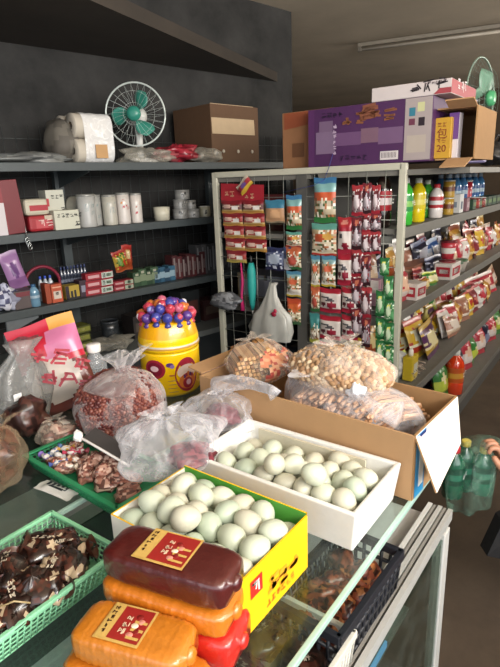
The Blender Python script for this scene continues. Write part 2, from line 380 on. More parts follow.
# yellow carton
yel = mat('f0c016', .4, 0, .05); wh = mat('ece8dc', .5, 0, .05); grn = mat('4f9a3c', .45, 0, .06); red = mat('c62a22', .4, 0, .08); orn = mat('e07a28', .4, 0, .08)
BX = (.452, .628, .372, .642, .881, .980); cxy = ((BX[0]+BX[1])/2, (BX[2]+BX[3])/2)
t = empty('egg_carton', loc=(cxy[0], cxy[1], .88)); tag(t, 'open yellow card carton heaped with duck eggs, white and green inside', 'box')
hx, hy, H = (BX[1]-BX[0])/2, (BX[3]-BX[2])/2, .1
def wall(p, q, h, mo, mi, th=.003):
    g = G(); p = Vector(p); q = Vector(q); d = (q-p); L = d.length; nrm = Vector((d.y, -d.x, 0)).normalized(); 
    for a, b, m in ((nrm*th/2, 1, mo), (-nrm*th/2, -1, mi)):
        v = [p+a, q+a, q+a+Vector((0, 0, h)), p+a+Vector((0, 0, h))]; g.quad(v if b > 0 else v[::-1], m)
    g.quad([p+nrm*th/2+Vector((0, 0, h)), q+nrm*th/2+Vector((0, 0, h)), q-nrm*th/2+Vector((0, 0, h)), p-nrm*th/2+Vector((0, 0, h))], yel)
    return g
g = wall((-hx, hy, 0), (-hx, -hy, 0), H, wh, wh); g.build('front_wall', t)
g = wall((-hx, -hy, 0), (hx, -hy, 0), H, yel, wh)
y_ = -hy-.0022
g.quad([(-hx+.018, y_, .055), (-hx+.047, y_, .055), (-hx+.047, y_, .084), (-hx+.018, y_, .084)], red)
g.glyph((-hx+.021, y_-.0005, .059), (1, 0, 0), (0, 0, 1), .021, 1, wh, seed=3, bold=.16)
for q in range(3): g.glyph((-hx+.06+q*.028, y_, .03-q*.003), (1, 0, 0), (0, 0, 1), .03, 1, mat('e9a02a', .4), seed=9+q, bold=.22)
g.glyph((-hx+.055, y_, .012), (1, 0, 0), (0, 0, 1), .012, 6, mat('e0702a', .4), seed=2)
g.build('printed_side', t)
wall((hx, -hy, 0), (hx, hy, 0), H+.004, yel, grn).build('back_wall', t)
wall((hx, hy, 0), (-hx, hy, 0), H, yel, wh).build('side_wall', t)
g = G(); g.box((0, 0, .0015), (2*hx, 2*hy, .002), wh); g.build('bottom', t)
up1 = [(160, 500), (185, 504), (168, 531), (146, 525), (169, 518), (187, 525), (207, 511), (205, 497), (223, 487), (232, 501), (251, 495), (256, 516), (226, 525), (200, 537), (254, 543), (223, 550), (241, 560), (270, 535), (272, 516), (286, 520), (189, 485), (240, 470), (146, 515), (241, 478), (222, 551), (208, 485)]
eggs_in(t, up1, .995, (4, 6), 'the yellow carton', 'duck eggs heaped in the yellow carton', (.455, .625, .375, .639, .883), (4, 5))
# white foam tray
fo = mat('e6e6e2', .5, 0, .04, 60, .2)
FX = (.692, .898, .315, .690); t = empty('foam_tray', loc=((FX[0]+FX[1])/2, (FX[2]+FX[3])/2, .88)); tag(t, 'white foam tray of duck eggs between yellow carton and cardboard box', 'tray')
hx, hy = (FX[1]-FX[0])/2, (FX[3]-FX[2])/2; H = .082; k = .010
g = G(); T_ = .011
def ring(z, o): return [(-hx+o, -hy+o, z), (hx-o, -hy+o, z), (hx-o, hy-o, z), (-hx+o, hy-o, z)]
rs = [ring(0, k), ring(H, 0), ring(H, T_), ring(.012, T_+k)]
vs = sum(rs, []); fs = []
for j in range(3):
    for i in range(4): fs.append((j*4+i, j*4+(i+1) % 4, (j+1)*4+(i+1) % 4, (j+1)*4+i))
fs += [(0, 3, 2, 1), (12, 13, 14, 15)]
g.add(vs, fs, fo); o_ = g.build('tray_shell', t)
bv = o_.modifiers.new('soft', 'BEVEL'); bv.width = .004; bv.segments = 3
g = G(); g.box((hx-.022, .01, .047), (.006, hy*1.4, .06), mat('cfc9b4', .6), T=None); g.build('card_divider', t)
c2 = [(42, 100), (70, 122), (30, 132), (12, 138), (60, 162), (95, 150), (135, 137), (88, 178), (58, 187), (130, 175), (168, 160), (175, 195), (212, 168), (125, 200), (155, 222), (205, 230), (240, 205), (272, 195), (252, 235), (95, 208), (30, 170), (105, 235), (2, 125), (190, 140)]
eggs_in(t, [(240+a/2.174, 400+b/2.174) for a, b in c2], .955, (4, 7), 'the white foam tray', 'duck eggs in the white foam tray', (.708, .880, .333, .672, .892))

# ---- pressed meat loaves in vacuum film
def loaf(label, name, c, L, Wd, Ht, base, rz, tilt=0, labelled=False, dark='7a1a14', ribs=False, z0=0):
    t = empty(name, loc=c, rot=(0, tilt, rz)); tag(t, label, 'meat loaf')
    m = mat(base, .3, 0, .12, 60, .5, spec=.7, coat=.5); g = G(); nu, nv = 28, 40; vs = []; fs = []
    for j in range(nv+1):
        s = -1+2*j/nv; e = (1-abs(s)**7)**(1/5) if abs(s) < 1 else 0
        e = max(e, .02)
        for i in range(nu):
            a = 2*pi*i/nu; cx_ = abs(cos(a))**.42*(1 if cos(a) > 0 else -1); cz = abs(sin(a))**.42*(1 if sin(a) > 0 else -1)
            w = 1+.012*sin(j*3.1+i)+(.02*sin(j*2.6) if ribs else 0)+.02*noise.noise(Vector((s*6, cos(a)*2, sin(a)*2+L)))
            vs.append((s*L/2, cx_*Wd/2*e*w, Ht/2+cz*Ht/2*e*w))
    for j in range(nv):
        for i in range(nu): fs.append((j*nu+i, j*nu+(i+1) % nu, (j+1)*nu+(i+1) % nu, (j+1)*nu+i))
    fs += [tuple(range(nu)), tuple(nv*nu+i for i in range(nu))[::-1]]
    g.add(vs, fs, m, None, True); g.build('loaf', t)
    g = G()
    for s in (-1, 1):
        g = G(); g.ball((s*(L/2-.002), 0, Ht*.5), (.008, .012, .012), m, 10, 6)
        for k in range(7): g.tube([(s*(L/2-.001), 0, Ht*.5), (s*(L/2-.012), cos(k)*Wd*.33, Ht*.5+sin(k)*Ht*.35)], .0018, m, 5)
        g.build('twisted_end', t)
    if labelled:
        g = G(); z = Ht*1.008+.0006; lw, ll = Wd*.40, L*.20; X0 = labelled
        lr = gl('b3241f'); ly = gl('e7b85a'); lk = mat('3a1512')
        def Q(x0, x1, y0, y1, zz, m_): g.quad([(x0, y0, zz), (x1, y0, zz), (x1, y1, zz), (x0, y1, zz)], m_)
        Q(X0-ll, X0+ll, -lw, lw, z, ly); Q(X0-ll+.004, X0+ll-.003, -lw+.004, lw-.003, z+.0004, lr)
        Q(X0-ll+.002, X0-ll*.45, -lw+.002, lw-.002, z+.0008, ly)
        g.glyph((X0-ll+.005, lw-.006, z+.0012), (0, -1, 0), (1, 0, 0), .0066, 6, lk, seed=5, bold=.16)
        g.glyph((X0-.004, lw-.016, z+.0010), (0, -1, 0), (1, 0, 0), .009, 3, mat('e8cfb0'), seed=8, bold=.14)
        for k in range(5): g.ball((X0+.012+.006*(k % 2), -lw+.015+.007*k, z), (.006, .005, .0012), [mat('d98c7c'), mat('7c1410'), mat('efdcc0')][k % 3], 8, 4)
        for k in range(3): Q(X0+ll*.3, X0+ll*.85, -lw*.7+k*.012, -lw*.7+k*.012+.004, z+.0009, ly)
        g.build('paper_label', t)
    return t
az = math.atan2(-.19, .045)
def along(px, py, z): return onz(px, py, z)
cA = Vector((.405, .456, .881))
loaf('red wrapped meat loaf, lowest of the tall stack beside the yellow carton', 'meat_loaf', (cA.x+.003, cA.y-.010, .881), .192, .084, .056, 'c5251b', az)
loaf('orange smoked meat loaf in the middle of the tall stack', 'meat_loaf', (cA.x, cA.y, .9365), .198, .084, .040, 'c9721c', az, ribs=True)
loaf('dark maroon meat loaf with red label, topmost of the stack', 'meat_loaf', (cA.x+.002, cA.y-.002, .9765), .196, .078, .048, '4c1512', az, labelled=-.005)
cB = Vector((.318, .462, .881))
loaf('plain orange meat loaf underneath the front pair', 'meat_loaf', (.318, .440, .881), .190, .078, .042, 'c4701a', az+.05, ribs=True)
loaf('orange ribbed meat loaf with red label, on top of the front pair', 'meat_loaf', (.326, .447, .9225), .158, .072, .044, 'c4761f', az+.08, labelled=-.01, ribs=True)
# ================================================================== ON THE COUNTERS
def film_obj(name, g, m_label, cat='bag', **k): o = g.build(name, **k); return tag(o, m_label, cat)
# ---- red peanuts in a clear tied bag
pn = [mat(c, .45, 0, .1) for c in ('70382f', '5e2c28', '7c463c', '542422', '8a5446')]
pc = Vector((.775, 1.008, .884))
g = G(); grains(g, 2300, .106, .0058, pn, 3, (1, 1, .86), -.95, 1, 1.55, 6, 4)
for v_i, v in enumerate(g.v):
    z = v[2]; g.v[v_i] = (v[0]*(1.0 if z < .02 else 1-.0*z), v[1], max(-.078, min(z, .072+.02*sin(v[0]*30))))
g.ball((0, 0, 0), (.099, .099, .076), pn[1], 24, 16, fn=lambda p: (p.x, p.y, max(-.9, min(.85, p.z))))
o = g.build('red_skin_peanuts', loc=(pc.x, pc.y, pc.z+.084)); tag(o, 'heap of red skinned peanuts filling the round clear bag', 'peanuts', kind='stuff')
g = G(); bag_geo(g, film('peanut_bag_film', 'e9e4e4', .04, .75, .2, 26, .7, .22), .113, .113, .104, 2, .16, .42, .28, 64, 34, .05, .38, lean=(.12, -.10))
o = film_obj('tied_bag', g, 'clear tied plastic bag swollen round with red peanuts, beside the lollipop jar', loc=(pc.x, pc.y, .881))

# ---- lollipop jar
jc = Vector((1.085, 1.135, .882)); t = empty('lollipop_jar', loc=jc); tag(t, 'big yellow plastic jar with printed label, crowned by lollipops', 'jar')
jy = mat('f2c40e', .25, 0, .05, coat=.4, spec=.7); jo = mat('e0a00a', .25, 0, .05, coat=.4)
g = G(); r_ = .092
g.lathe([(r_*.9, 0), (r_, .012), (r_, .132), (r_*1.0, .138)], jy, 40); g.build('jar_body', t)
g = G(); g.lathe([(r_*1.0, .140, jy), (r_*1.03, .150, jy), (r_*1.03, .156, mat('b98a3c', .3)), (r_, .160, mat('c4c0b0', .3)), (r_*1.02, .168, jy), (r_*.99, .182, jy), (r_*.93, .205, jo), (r_*.86, .222, jo), (r_*.84, .226, jo)], jy, 40); g.build('jar_lid', t)
cr = math.atan2(-1.15, -1.065)      # direction that looks at the shopper
def on_cyl(g, ang0, z0, wid, hei, m, r=None, lift=.0006, nx=14, nz=14, shape='ellipse'):
    r = r or r_
    vs = []; fs = []; K = 22
    vs.append((cos(ang0)*(r+lift), sin(ang0)*(r+lift), z0))
    for k in range(K):
        a = 2*pi*k/K; du, dz = cos(a)*wid/2, sin(a)*hei/2
        if shape == 'rect':
            q = max(abs(cos(a)), abs(sin(a))); du /= q; dz /= q
        vs.append((cos(ang0+du/r)*(r+lift), sin(ang0+du/r)*(r+lift), z0+dz))
    for k in range(K): fs.append((0, 1+k, 1+(k+1) % K))
    g.add(vs, fs, m)
g = G(); lr_ = gl('b32038'); lw_ = gl('f3d7c8'); lo_ = gl('f0802a'); lp = gl('5b2a7a')
for dd, cw in ((.52, 1.1),):
    on_cyl(g, cr+dd, .068, .072*cw, .108, lr_, lift=.0006); on_cyl(g, cr+dd, .078, .058*cw, .046, lw_, lift=.0012); on_cyl(g, cr+dd, .048, .052*cw, .05, lo_, lift=.0016)
    on_cyl(g, cr+dd, .042, .030*cw, .034, lr_, lift=.002); on_cyl(g, cr+dd+.02, .044, .016, .018, gl('f0b8c8'), lift=.0026)
    for q in range(6): on_cyl(g, cr+dd-.18+.07*q, .072-.004*abs(q-3), .009, .012, [lo_, lp, lr_][q % 3], lift=.0022)
on_cyl(g, cr-.05, .105, .022, .014, lp, lift=.0012); on_cyl(g, cr+.02, .100, .014, .012, gl('8a6ab0'), lift=.0016); on_cyl(g, cr, .072, .018, .006, gl('d06a20'), lift=.001)
for q in range(4): on_cyl(g, cr+.02*(q % 2), .055-.012*q, .03, .003, gl('c8901a'), lift=.001)
on_cyl(g, cr-.55, .092, .066, .060, lr_, lift=.003); on_cyl(g, cr-.55, .092, .048, .044, gl('8a1530'), lift=.0036); on_cyl(g, cr-.55, .094, .026, .018, gl('f0c8d0'), lift=.0042)
g.build('printed_label', t)
# lollipops stuck on the lid in three rings
LC = [('blue', '3a3f9e'), ('red', 'c8324a'), ('blue', '3a3f9e'), ('pink', 'c85a78'), ('violet', '5a3590'), ('orange', 'd8702a')]
LB = {}
k_ = 0
for ringi, (nn, rr, zz, ph) in enumerate(((14, .076, .244, 0), (11, .052, .264, .2), (6, .022, .276, .5))):
    for q in range(nn):
        a = cr+ph+2*pi*q/nn; cn, cc_ = LC[(q*2+ringi+(q//3)) % 6]
        t = empty('lollipop', loc=(jc.x, jc.y, jc.z)); 
        side = ['lowest', 'middle', 'innermost'][ringi]
        tag(t, f'{cn} wrapped lollipop on the jar, {ORD[q]} counted round the {side} ring from the front', 'lollipop', 'lollipops crowning the yellow jar')
        p = Vector((cos(a)*rr, sin(a)*rr, zz+R.uniform(-.004, .004)))
        g = G(); m1 = gl(cc_); m2 = gl(R.choice(['d8485a', 'e8e0e8', '8890d8'])); 
        g.ball(p, .0155, m1, 12, 8); g.ball(p+Vector((cos(a)*.0065, sin(a)*.0065, R.uniform(-.003, .006))), .0105, m2 if q % 2 else m1, 8, 6)
        g.lathe([(.004, 0), (.012, -.012), (.009, -.016)], m1, 8, Matrix.Translation(p+Vector((0, 0, -.012))))
        g.build('wrapped_candy', t)
        g = G(); g.tube([p+Vector((0, 0, -.012)), Vector((cos(a)*rr*1.0, sin(a)*rr, .212 if ringi == 0 else .22))], .0017, mat('e8e0d8')); g.build('stick', t)

# ---- crumpled packs
def lump(g, c, r, mats, seed, nu=24, nv=16, amp=.22, T=None, freq=1.6):
    rx, ry, rz = r; vs = []; fs = []; ms = []
    for j in range(nv+1):
        for i in range(nu):
            a = 2*pi*i/nu; b = -pi/2+pi*j/nv; p = Vector((cos(b)*cos(a), cos(b)*sin(a), sin(b)))
            w = 1+amp*noise.noise(p*freq+Vector((seed*3.7, 0, 0)))*2+amp*.6*noise.noise(p*freq*3+Vector((0, seed, 0)))+amp*.25*sin(a*9+seed)
            vs.append((c[0]+p.x*rx*w, c[1]+p.y*ry*w, c[2]+p.z*rz*w))
    for j in range(nv):
        for i in range(nu):
            fs.append((j*nu+i, j*nu+(i+1) % nu, (j+1)*nu+(i+1) % nu, (j+1)*nu+i)); a = 2*pi*(i+.5)/nu; b = -pi/2+pi*(j+.5)/nv; q = noise.noise(Vector((cos(b)*cos(a)*1.9+seed*5, cos(b)*sin(a)*1.9, sin(b)*1.9+seed)))*.95
            ms.append(mats[min(len(mats)-1, int(max(0, (q+.55)/1.1)*len(mats)))])
    g.add(vs, fs, ms, T, True); return g
brown = [gl('2a1712'), gl('1d1210'), gl('3a2018'), mat('20140f', .12, 0, .2, 60, .5, coat=.6), gl('2e1a14'), gl('5a2a1c'), gl('4a2c20'), mat('b8a488', .35, 0, .1)]
t = lattice_basket('plastic_basket', 'pale green lattice basket full of dark wrapped snacks, front left', 'basket', .45, .165, .048, '8fd3a8', (.205, .707, .881), .02, n=(44, 16), rows=5, bar=.0016)
packs = [(96-20, 545), (62, 540), (45, 552), (28, 585), (52, 578), (78, 570), (18, 612), (48, 600), (8, 575), (4, 640)]
for k, (px, py) in enumerate(packs):
    p = onz(px, py, .925+.004*(k % 3)); g = G()
    p.x = min(max(p.x, .02), .385); p.y = min(max(p.y, .655), .765)
    lump(g, (0, 0, 0), (.040, .030, .022), brown, k+1, 26, 16, .26)
    g.lathe([(.006, 0), (.012, .004), (.017, .012), (.021, .016)], brown[6] if k % 2 else brown[5], 14, Matrix.Translation((.034, .0, .0)) @ Matrix.Rotation(1.3, 4, 'Y'), cap=False)
    if k % 3 == 0: g.tube([(-.02, -.025, .012), (-.016, -.006, .023), (-.01, .015, .018)], .0014, mat('a8946c', .3))
    if k % 2 == 0: g.glyph((-.015, -.012, .0285), (1, 0, 0), (0, 1, 0), .011, 3, mat('d8cdb8'), seed=k, bold=.15)
    o = g.build('snack_pack', loc=p, rot=(R.uniform(-.25, .25), R.uniform(-.25, .25), R.uniform(-1.2, 1.2)+(k % 2)*3))
    tag(o, f'shiny dark brown snack pack in the pale green basket, {ORD[k]} from its right end', 'snack', 'dark wrapped snacks in the pale green basket')
for k in range(14):
    g = G(); lump(g, (0, 0, 0), (.034, .026, .018), brown, k+31, 18, 12, .25)
    o = g.build('snack_pack', loc=(.03+.029*k, .675+.055*(k % 2), .902), rot=(0, 0, k)); tag(o, 'dark brown snack pack hidden low in the pale green basket', 'snack', 'snacks buried low in the pale green basket')
# ---- dark green basket with sweets
lattice_basket('plastic_basket', 'dark green basket of sweets and brown packs below the peanut bag', 'basket', .135, .32, .036, '2a8a5c', (.612, .895, .881), -.05, n=(14, 32), rows=4, bar=.0018, frame=.007)
cand = [(50, 448, '5a7fc0'), (58, 455, 'e8e4e0'), (45, 457, '8a6ac8'), (66, 448, 'e8b040'), (72, 452, 'd84060'), (63, 461, 'e07850'), (76, 460, 'd8b090'), (56, 464, '4860b0'), (80, 450, 'c04858'), (68, 466, 'e8d8c0')]
for k, (px, py, cc_) in enumerate(cand):
    p = onz(px, py, .915); p.x = min(max(p.x, .565), .66); p.y = min(max(p.y, .76), 1.03)
    g = G(); lump(g, (0, 0, 0), (.012, .008, .007), [gl(cc_), gl('e8e0d8'), gl(cc_)], k, 12, 8, .2)
    for s in (-1, 1): g.lathe([(.002, 0), (.008, .009)], gl(cc_), 8, Matrix.Translation((s*.011, 0, 0)) @ Matrix.Rotation(s*pi/2, 4, 'Y'), cap=False)
    o = g.build('wrapped_sweet', loc=p, rz=R.uniform(0, 3)); tag(o, f'small twist wrapped sweet in dark green basket, {ORD[k]} from the left', 'sweet', 'wrapped sweets in the dark green basket')
flesh = [mat('a87868', .4, 0, .1), mat('8c5a4c', .4, 0, .1), gl('6a4238'), mat('c8a898', .4, 0, .1), mat('7a4a40', .3), mat('b08878', .4)]
for k, (px, py, L) in enumerate([(88, 462, .03), (97, 458, .026), (104, 470, .028), (84, 470, .022), (76, 445, .018), (60, 470, .02), (112, 462, .022), (118, 478, .022), (50, 465, .02)]):
    p = onz(px, py, .91); p.x = min(max(p.x, .565), .665); p.y = min(max(p.y, .755), 1.03); g = G(); lump(g, (0, 0, 0), (L, L*.7, .014), flesh, k+11, 20, 12, .25)
    o = g.build('meat_snack', loc=p, rz=R.uniform(0, 3)); tag(o, f'pinkish brown wrapped meat snack in dark green basket, {ORD[k]} of the loose ones', 'snack', 'meat snacks in the dark green basket')
for k in range(8):
    g = G(); lump(g, (0, 0, 0), (.03, .024, .014), flesh, k+50, 14, 10, .2); o = g.build('meat_snack', loc=(.59+.035*(k % 2), .775+.033*k, .896), rz=k); tag(o, 'brown meat snack buried low in the dark green basket', 'snack', 'meat snacks buried in the dark green basket')
g = G(); g.box((0, 0, 0), (.055, .12, .002), mat('3c3a3a', .25), T=Matrix.Rotation(.5, 4, 'X')); g.tube([(-.028, -.055, -.028), (-.028, 0, .002), (-.03, .055, .033)], .003, mat('d8d4d0', .4)); lump(g, (-.03, .06, .036), (.012, .010, .012), [mat('e8e4e2', .4)], 4)
tag(g.build('folded_wrapper', loc=(.645, .885, .945), rz=.4), 'dark folded wrapper with white torn edge leaning in the dark green basket', 'wrapper')
# ---- white printed packet lying on the glass
g = G(); bwf = band_paint([(1, gl('e4e2dc'))], [(.5, .5, .12, .22, mat('20242a'))], 1); pouch_into(g, .035, .105, .010, bwf, 12, 20, Matrix.Rotation(-pi/2, 4, 'X'), 1)
for q in range(5): g.box((-.006, .025+.013*q, .0056), (.012, .007, .0006), mat('30343a'))
p = onz(42, 483, .888); tag(g.build('white_packet', loc=(p.x-.005, p.y+.0, .889), rot=(0, 0, pi+.10)), 'narrow white packet with dark print lying flat on the glass', 'packet')
# ---- bags at the left edge
g = G(); lump(g, (0, 0, .07), (.075, .06, .062), [mat('40201a', .3, 0, .2, 40, .4), mat('502a20', .3, 0, .2), mat('341a14', .25), mat('643a2a', .35)], 5, 40, 28, .16)
p = Vector((.455, 1.07, .882)); o = g.build('dried_meat', loc=p); tag(o, 'reddish brown dried meat inside the clear bag at the left edge', 'food')
g = G(); bag_geo(g, DULL, .085, .072, .075, 9, .2, .3, .2, 56, 30, .08, .40, lean=(.25, -.2)); film_obj('clear_bag', g, 'yellowish clear bag of dried brown meat at left edge of the glass', loc=p)
g = G(); lump(g, (0, 0, .028), (.038, .045, .026), [flesh[1], flesh[3], flesh[2], flesh[4]], 8, 28, 18, .25); p = Vector((.655, 1.115, .882)); tag(g.build('meat_snack', loc=p), 'brown knobbly meat inside the small clear bag behind dark green basket', 'snack')
g = G(); bag_geo(g, film('small_bag_film', 'e8dccb', .08, .5, .15, 30, .8, .25), .047, .052, .036, 5, .25, .2, .3, 40, 24, .1, .4); g.box((0, 0, .052), (.05, .022, .003), mat('e4e0d8'), T=Matrix.Rotation(.2, 4, 'Y'))
film_obj('clear_bag', g, 'small clear bag of brown meat with white tag, behind the dark green basket', loc=p)
# red and pink printed bag
def sheet(g, w, h, t, paint, T, nx=16, nz=18, seed=0): return pouch_into(g, w, h, t, paint, nx, nz, T, seed)
rp = gl('d8203a'); pk = gl('e07aa8'); cm = gl('d8ccc0')
t = empty('printed_bag', loc=(.80, 1.27, .884), rz=-.80); tag(t, 'red and pink printed snack bag leaning left of the capped bottle', 'bag')
g = G()
def pb(u, v):
    if v > .86: return rp if u < .6 else gl('f0a848')
    if v > .55 and u > .45+.35*(v-.55): return pk
    if ((u-.45)/.42)**2+((v-.36)/.26)**2 < 1: return cm
    return rp if v > .5 else mat('6a3a34', .25)
sheet(g, .20, .27, .07, pb, Matrix.Rotation(-.30, 4, 'X') @ Matrix.Rotation(-.28, 4, 'Y'), 26, 30, 4); g.build('bag_body', t)
g = G(); g.glyph((-.075, -.060, .17), (.95, 0, -.28), (.25, .25, .9), .050, 3, gl('c01828'), seed=14, bold=.14); g.glyph((-.06, -.052, .10), (.95, 0, -.2), (.25, .25, .9), .045, 3, gl('b01828'), seed=24, bold=.16); g.build('lettering', t)
g = G(); gm = film('smoky_film', '9a9a98', .35, .8, .2, 20, .7, .3); crumple(g, gm, [(0, 0, 0, .07, .06), (.01, 0, .08, .09, .05), (.02, 0, .15, .07, .03), (.04, 0, .20, .03, .02), (.045, 0, .23, .05, .03)], 3); g.box((-.02, -.052, .10), (.022, .002, .018), mat('e8e8e8')); g.ball((-.02, -.062, .01), (.014, .008, .010), mat('f0f0f0'), 8, 6)
film_obj('clear_bag', g, 'smoky clear bag with tiny white tag, left of the red printed bag', loc=(.66, 1.30, .884))
g = G(); lump(g, (0, 0, .05), (.055, .05, .05), [mat('3a2420', .3), mat('50302a', .3), mat('2a1a18', .3)], 15, 24, 18, .2); film_obj('dark_snack_bag', g, 'dark brown bulging bag below the smoky film at the far left', loc=(.64, 1.22, .882))
# capped bottle behind film
t = empty('plastic_bottle', loc=(.905, 1.27, .882)); tag(t, 'clear grid patterned bottle with white cap left of the peanut bag', 'bottle')
cl = film('bottle_plastic', 'c8ccd0', .25, .8, .1, 60, .3, .1); g = G(); g.lathe([(.026, 0), (.031, .006), (.031, .10), (.029, .12), (.015, .142), (.014, .15)], cl, 24); g.build('bottle_body', t)
g = G()
for k in range(7): g.lathe([(.0316, .012+.015*k), (.0322, .0135+.015*k), (.0316, .015+.015*k)], mat('9aa0a4', .4), 20, cap=False)
for k in range(12): a = pi*k/6; g.tube([(cos(a)*.032, sin(a)*.032, .008), (cos(a)*.032, sin(a)*.032, .112)], .0009, mat('9aa0a4', .4), 4)
g.build('mesh_sleeve', t)
g = G(); g.lathe([(.020, .148), (.021, .150), (.021, .17), (.019, .172)], mat('e8e6e2', .35), 20); g.build('cap', t)

# ---- milky bags over the eggs
def meat_bag(c, rad, hgt, seed, label, mcol, mc, mr, lean, neck=.16):
    g = G(); lump(g, mc, mr, [mat(x, .35, 0, .15, 50, .5) for x in mcol], seed, 30, 20, .18)
    tag(g.build('minced_meat', loc=c), 'dark red meat lying inside the '+label.split(',')[0], 'food')
    g = G(); bag_geo(g, MILKY2, rad[0], rad[1], hgt/1.8, seed, neck, .28, .22, 64, 34, .13, .35, lean=lean); return film_obj('milky_bag', g, label, loc=c)
MILKY2 = film('milky_soft_film', 'eeeef4', .08, .58, .24, 18, .9, .30)
meat_bag((.705, .752, .925), (.112, .100), .108, 3, 'large crumpled milky bag, drooping over the back of the yellow carton', ('6a2834', '7c3440', '582430', '8a444c'), (.0, -.055, .03), (.045, .05, .02), (-.05, .1))
meat_bag((.87, .762, .93), (.078, .085), .094, 6, 'smaller milky bag with long twisted tail, behind the foam tray', ('742e3a', '682a36', '8a444e'), (0, -.012, .035), (.038, .048, .022), (.0, -.1))
g = G(); T = Matrix.Translation((.885, .74, 1.045)); g.tube([(0, .03, -.02), (.01, -.01, .0), (.012, -.06, .008), (.02, -.11, .0), (.02, -.125, -.012)], [.03, .02, .014, .012, .017], MILKY2, 12, T)
tag(g.build('bag_tail', loc=(0, 0, 0)), 'twisted milky tail of film reaching to the cardboard box', 'bag')

# ================================================================== CARDBOARD BOX WITH BAGS
Cb = Frame(.902, .295, -3); kraft = mat('b08a62', .75, 0, .07, 30, .2); kin = mat('9c7850', .8, 0, .08, 30, .2); kpale = mat('f0e4d6', .7, 0, .05)  # kpale: card brightened to stand in for daylight on the hanging flap
t = empty('cardboard_box', Cb, (0, 0, .881)); tag(t, 'open brown cardboard box full of tied bags, pale flap hanging right', 'box')
D, Lb, H = .235, .575, .142
g = G(); g.box((0, Lb/2, H/2), (.005, Lb, H), kraft); g.build('front_panel', t)
g = G(); g.box((D, Lb/2, H/2), (.005, Lb, H), kin); g.build('back_panel', t)
g = G(); g.box((D/2, Lb, H/2), (D, .005, H), kraft); g.build('side_panel', t)
g = G(); g.box((D/2, 0, H/2), (D, .005, H), kin)
g.box((.03, -.0035, H*.5), (.045, .001, H*.98), mat('2f87b8', .4)); g.box((.034, -.0042, H*.45), (.022, .001, H*.6), wh); g.box((.034, -.0046, H*.93), (.03, .001, .014), mat('1c2f6a')); g.build('side_panel', t)
I = t.matrix_basis.inverted() if False else (Cb.M @ Matrix.Translation((0, 0, .881))).inverted()
qa = I @ W.cut(437, 493, 0, .880); qb = I @ W.cut(461, 443, 0, 1.115)
g = G(); a_ = Vector((0, -.003, H)); b_ = Vector((D, -.003, H)); nn = (b_-a_).cross(qa-a_).normalized()*.0035
g.quad([a_, qa, qb, b_], kpale); g.quad([a_+nn, b_+nn, qb+nn, qa+nn], kpale)
for p, q in ((a_, qa), (qa, qb), (qb, b_)): g.quad([p, p+nn, q+nn, q], kraft)
g.build('flap', t)
g = G(); g.box((D/2+.02, .04, 0), (D+.02, .05, .004), kraft, T=Matrix.Translation((0, Lb-.01, H)) @ Matrix.Rotation(.15, 4, 'X')); g.build('flap', t)
g = G(); g.box((D/2, Lb/2, .003), (D, Lb, .004), kin); g.build('bottom', t)
# sticks bag
st = [mat(c, .6, 0, .1) for c in ('c89c78', 'b88860', 'd8b090', 'a87850')]
g = G(); r = random.Random(4)
for k in range(170):
    y = r.uniform(-.13, .13); x = r.uniform(-.02, .02); z = .075*sqrt(max(0, 1-(y/.15)**2))*r.uniform(.5, 1); a = r.uniform(-.35, .35)+y*3
    g.tube([(x-.07, y-a*.05, z), (x, y, z+.006), (x+.07, y+a*.05, z-.008)], .0045, r.choice(st), 5)
tag(g.build('dough_sticks', fr=Cb, loc=(.118, .20, .960)), 'pale brown stick snacks in the flat bag filling the cardboard box', 'snacks', kind='stuff')
g = G(); bag_geo(g, MILKY2, .108, .175, .080, 12, .2, .2, .3, 60, 30, .06, .3, lean=(-.3, .3)); film_obj('clear_bag', g, 'wide clear bag of pale stick snacks, right half of the cardboard box', fr=Cb, loc=(.118, .20, .935))
# shell peanuts bag
sp = [mat(c, .75, 0, .1) for c in ('b4926e', 'a47e5c', 'c4a584', '94724f', 'c8b090')]
g = G(); grains(g, 620, .088, .0070, sp, 9, (.9, 1.38, .52), -.95, 1, 1.7, 8, 5); g.ball((0, 0, 0), (.072, .112, .040), sp[1], 20, 12)
pS = Vector((.125, .235, 1.072)); tag(g.build('shell_peanuts', fr=Cb, loc=pS, rot=(0, 0, .1)), 'pale unshelled peanuts in the bag lying on the cardboard box', 'peanuts', kind='stuff')
fS = film('peanut_shell_film', 'f0e6dc', .08, .6, .2, 26, .8, .2); g = G()
bag_geo(g, fS, .088, .128, .056, 21, .2, .3, .3, 56, 30, .06, .72); film_obj('clear_bag', g, 'clear bag of unshelled peanuts, lying highest in the cardboard box', fr=Cb, loc=(pS.x, pS.y, pS.z-.06))
g = G(); lump(g, (0, 0, 0), (.018, .02, .02), [mat('dcdfe6', .3)], 3, 20, 14, .3); g.tube([(0, 0, -.015), (.0, .01, -.035), (.01, .04, -.045)], [.013, .010, .02], MILKY2, 10)
g.tube([(0, 0, -.010), (-.02, -.06, -.030), (-.02, -.11, -.03)], [.012, .016, .03], MILKY2, 10); p = onz(355, 388, 1.06)
tag(g.build('bag_knot', loc=p), 'tied white knot of film hanging in front of the unshelled peanuts', 'knot')
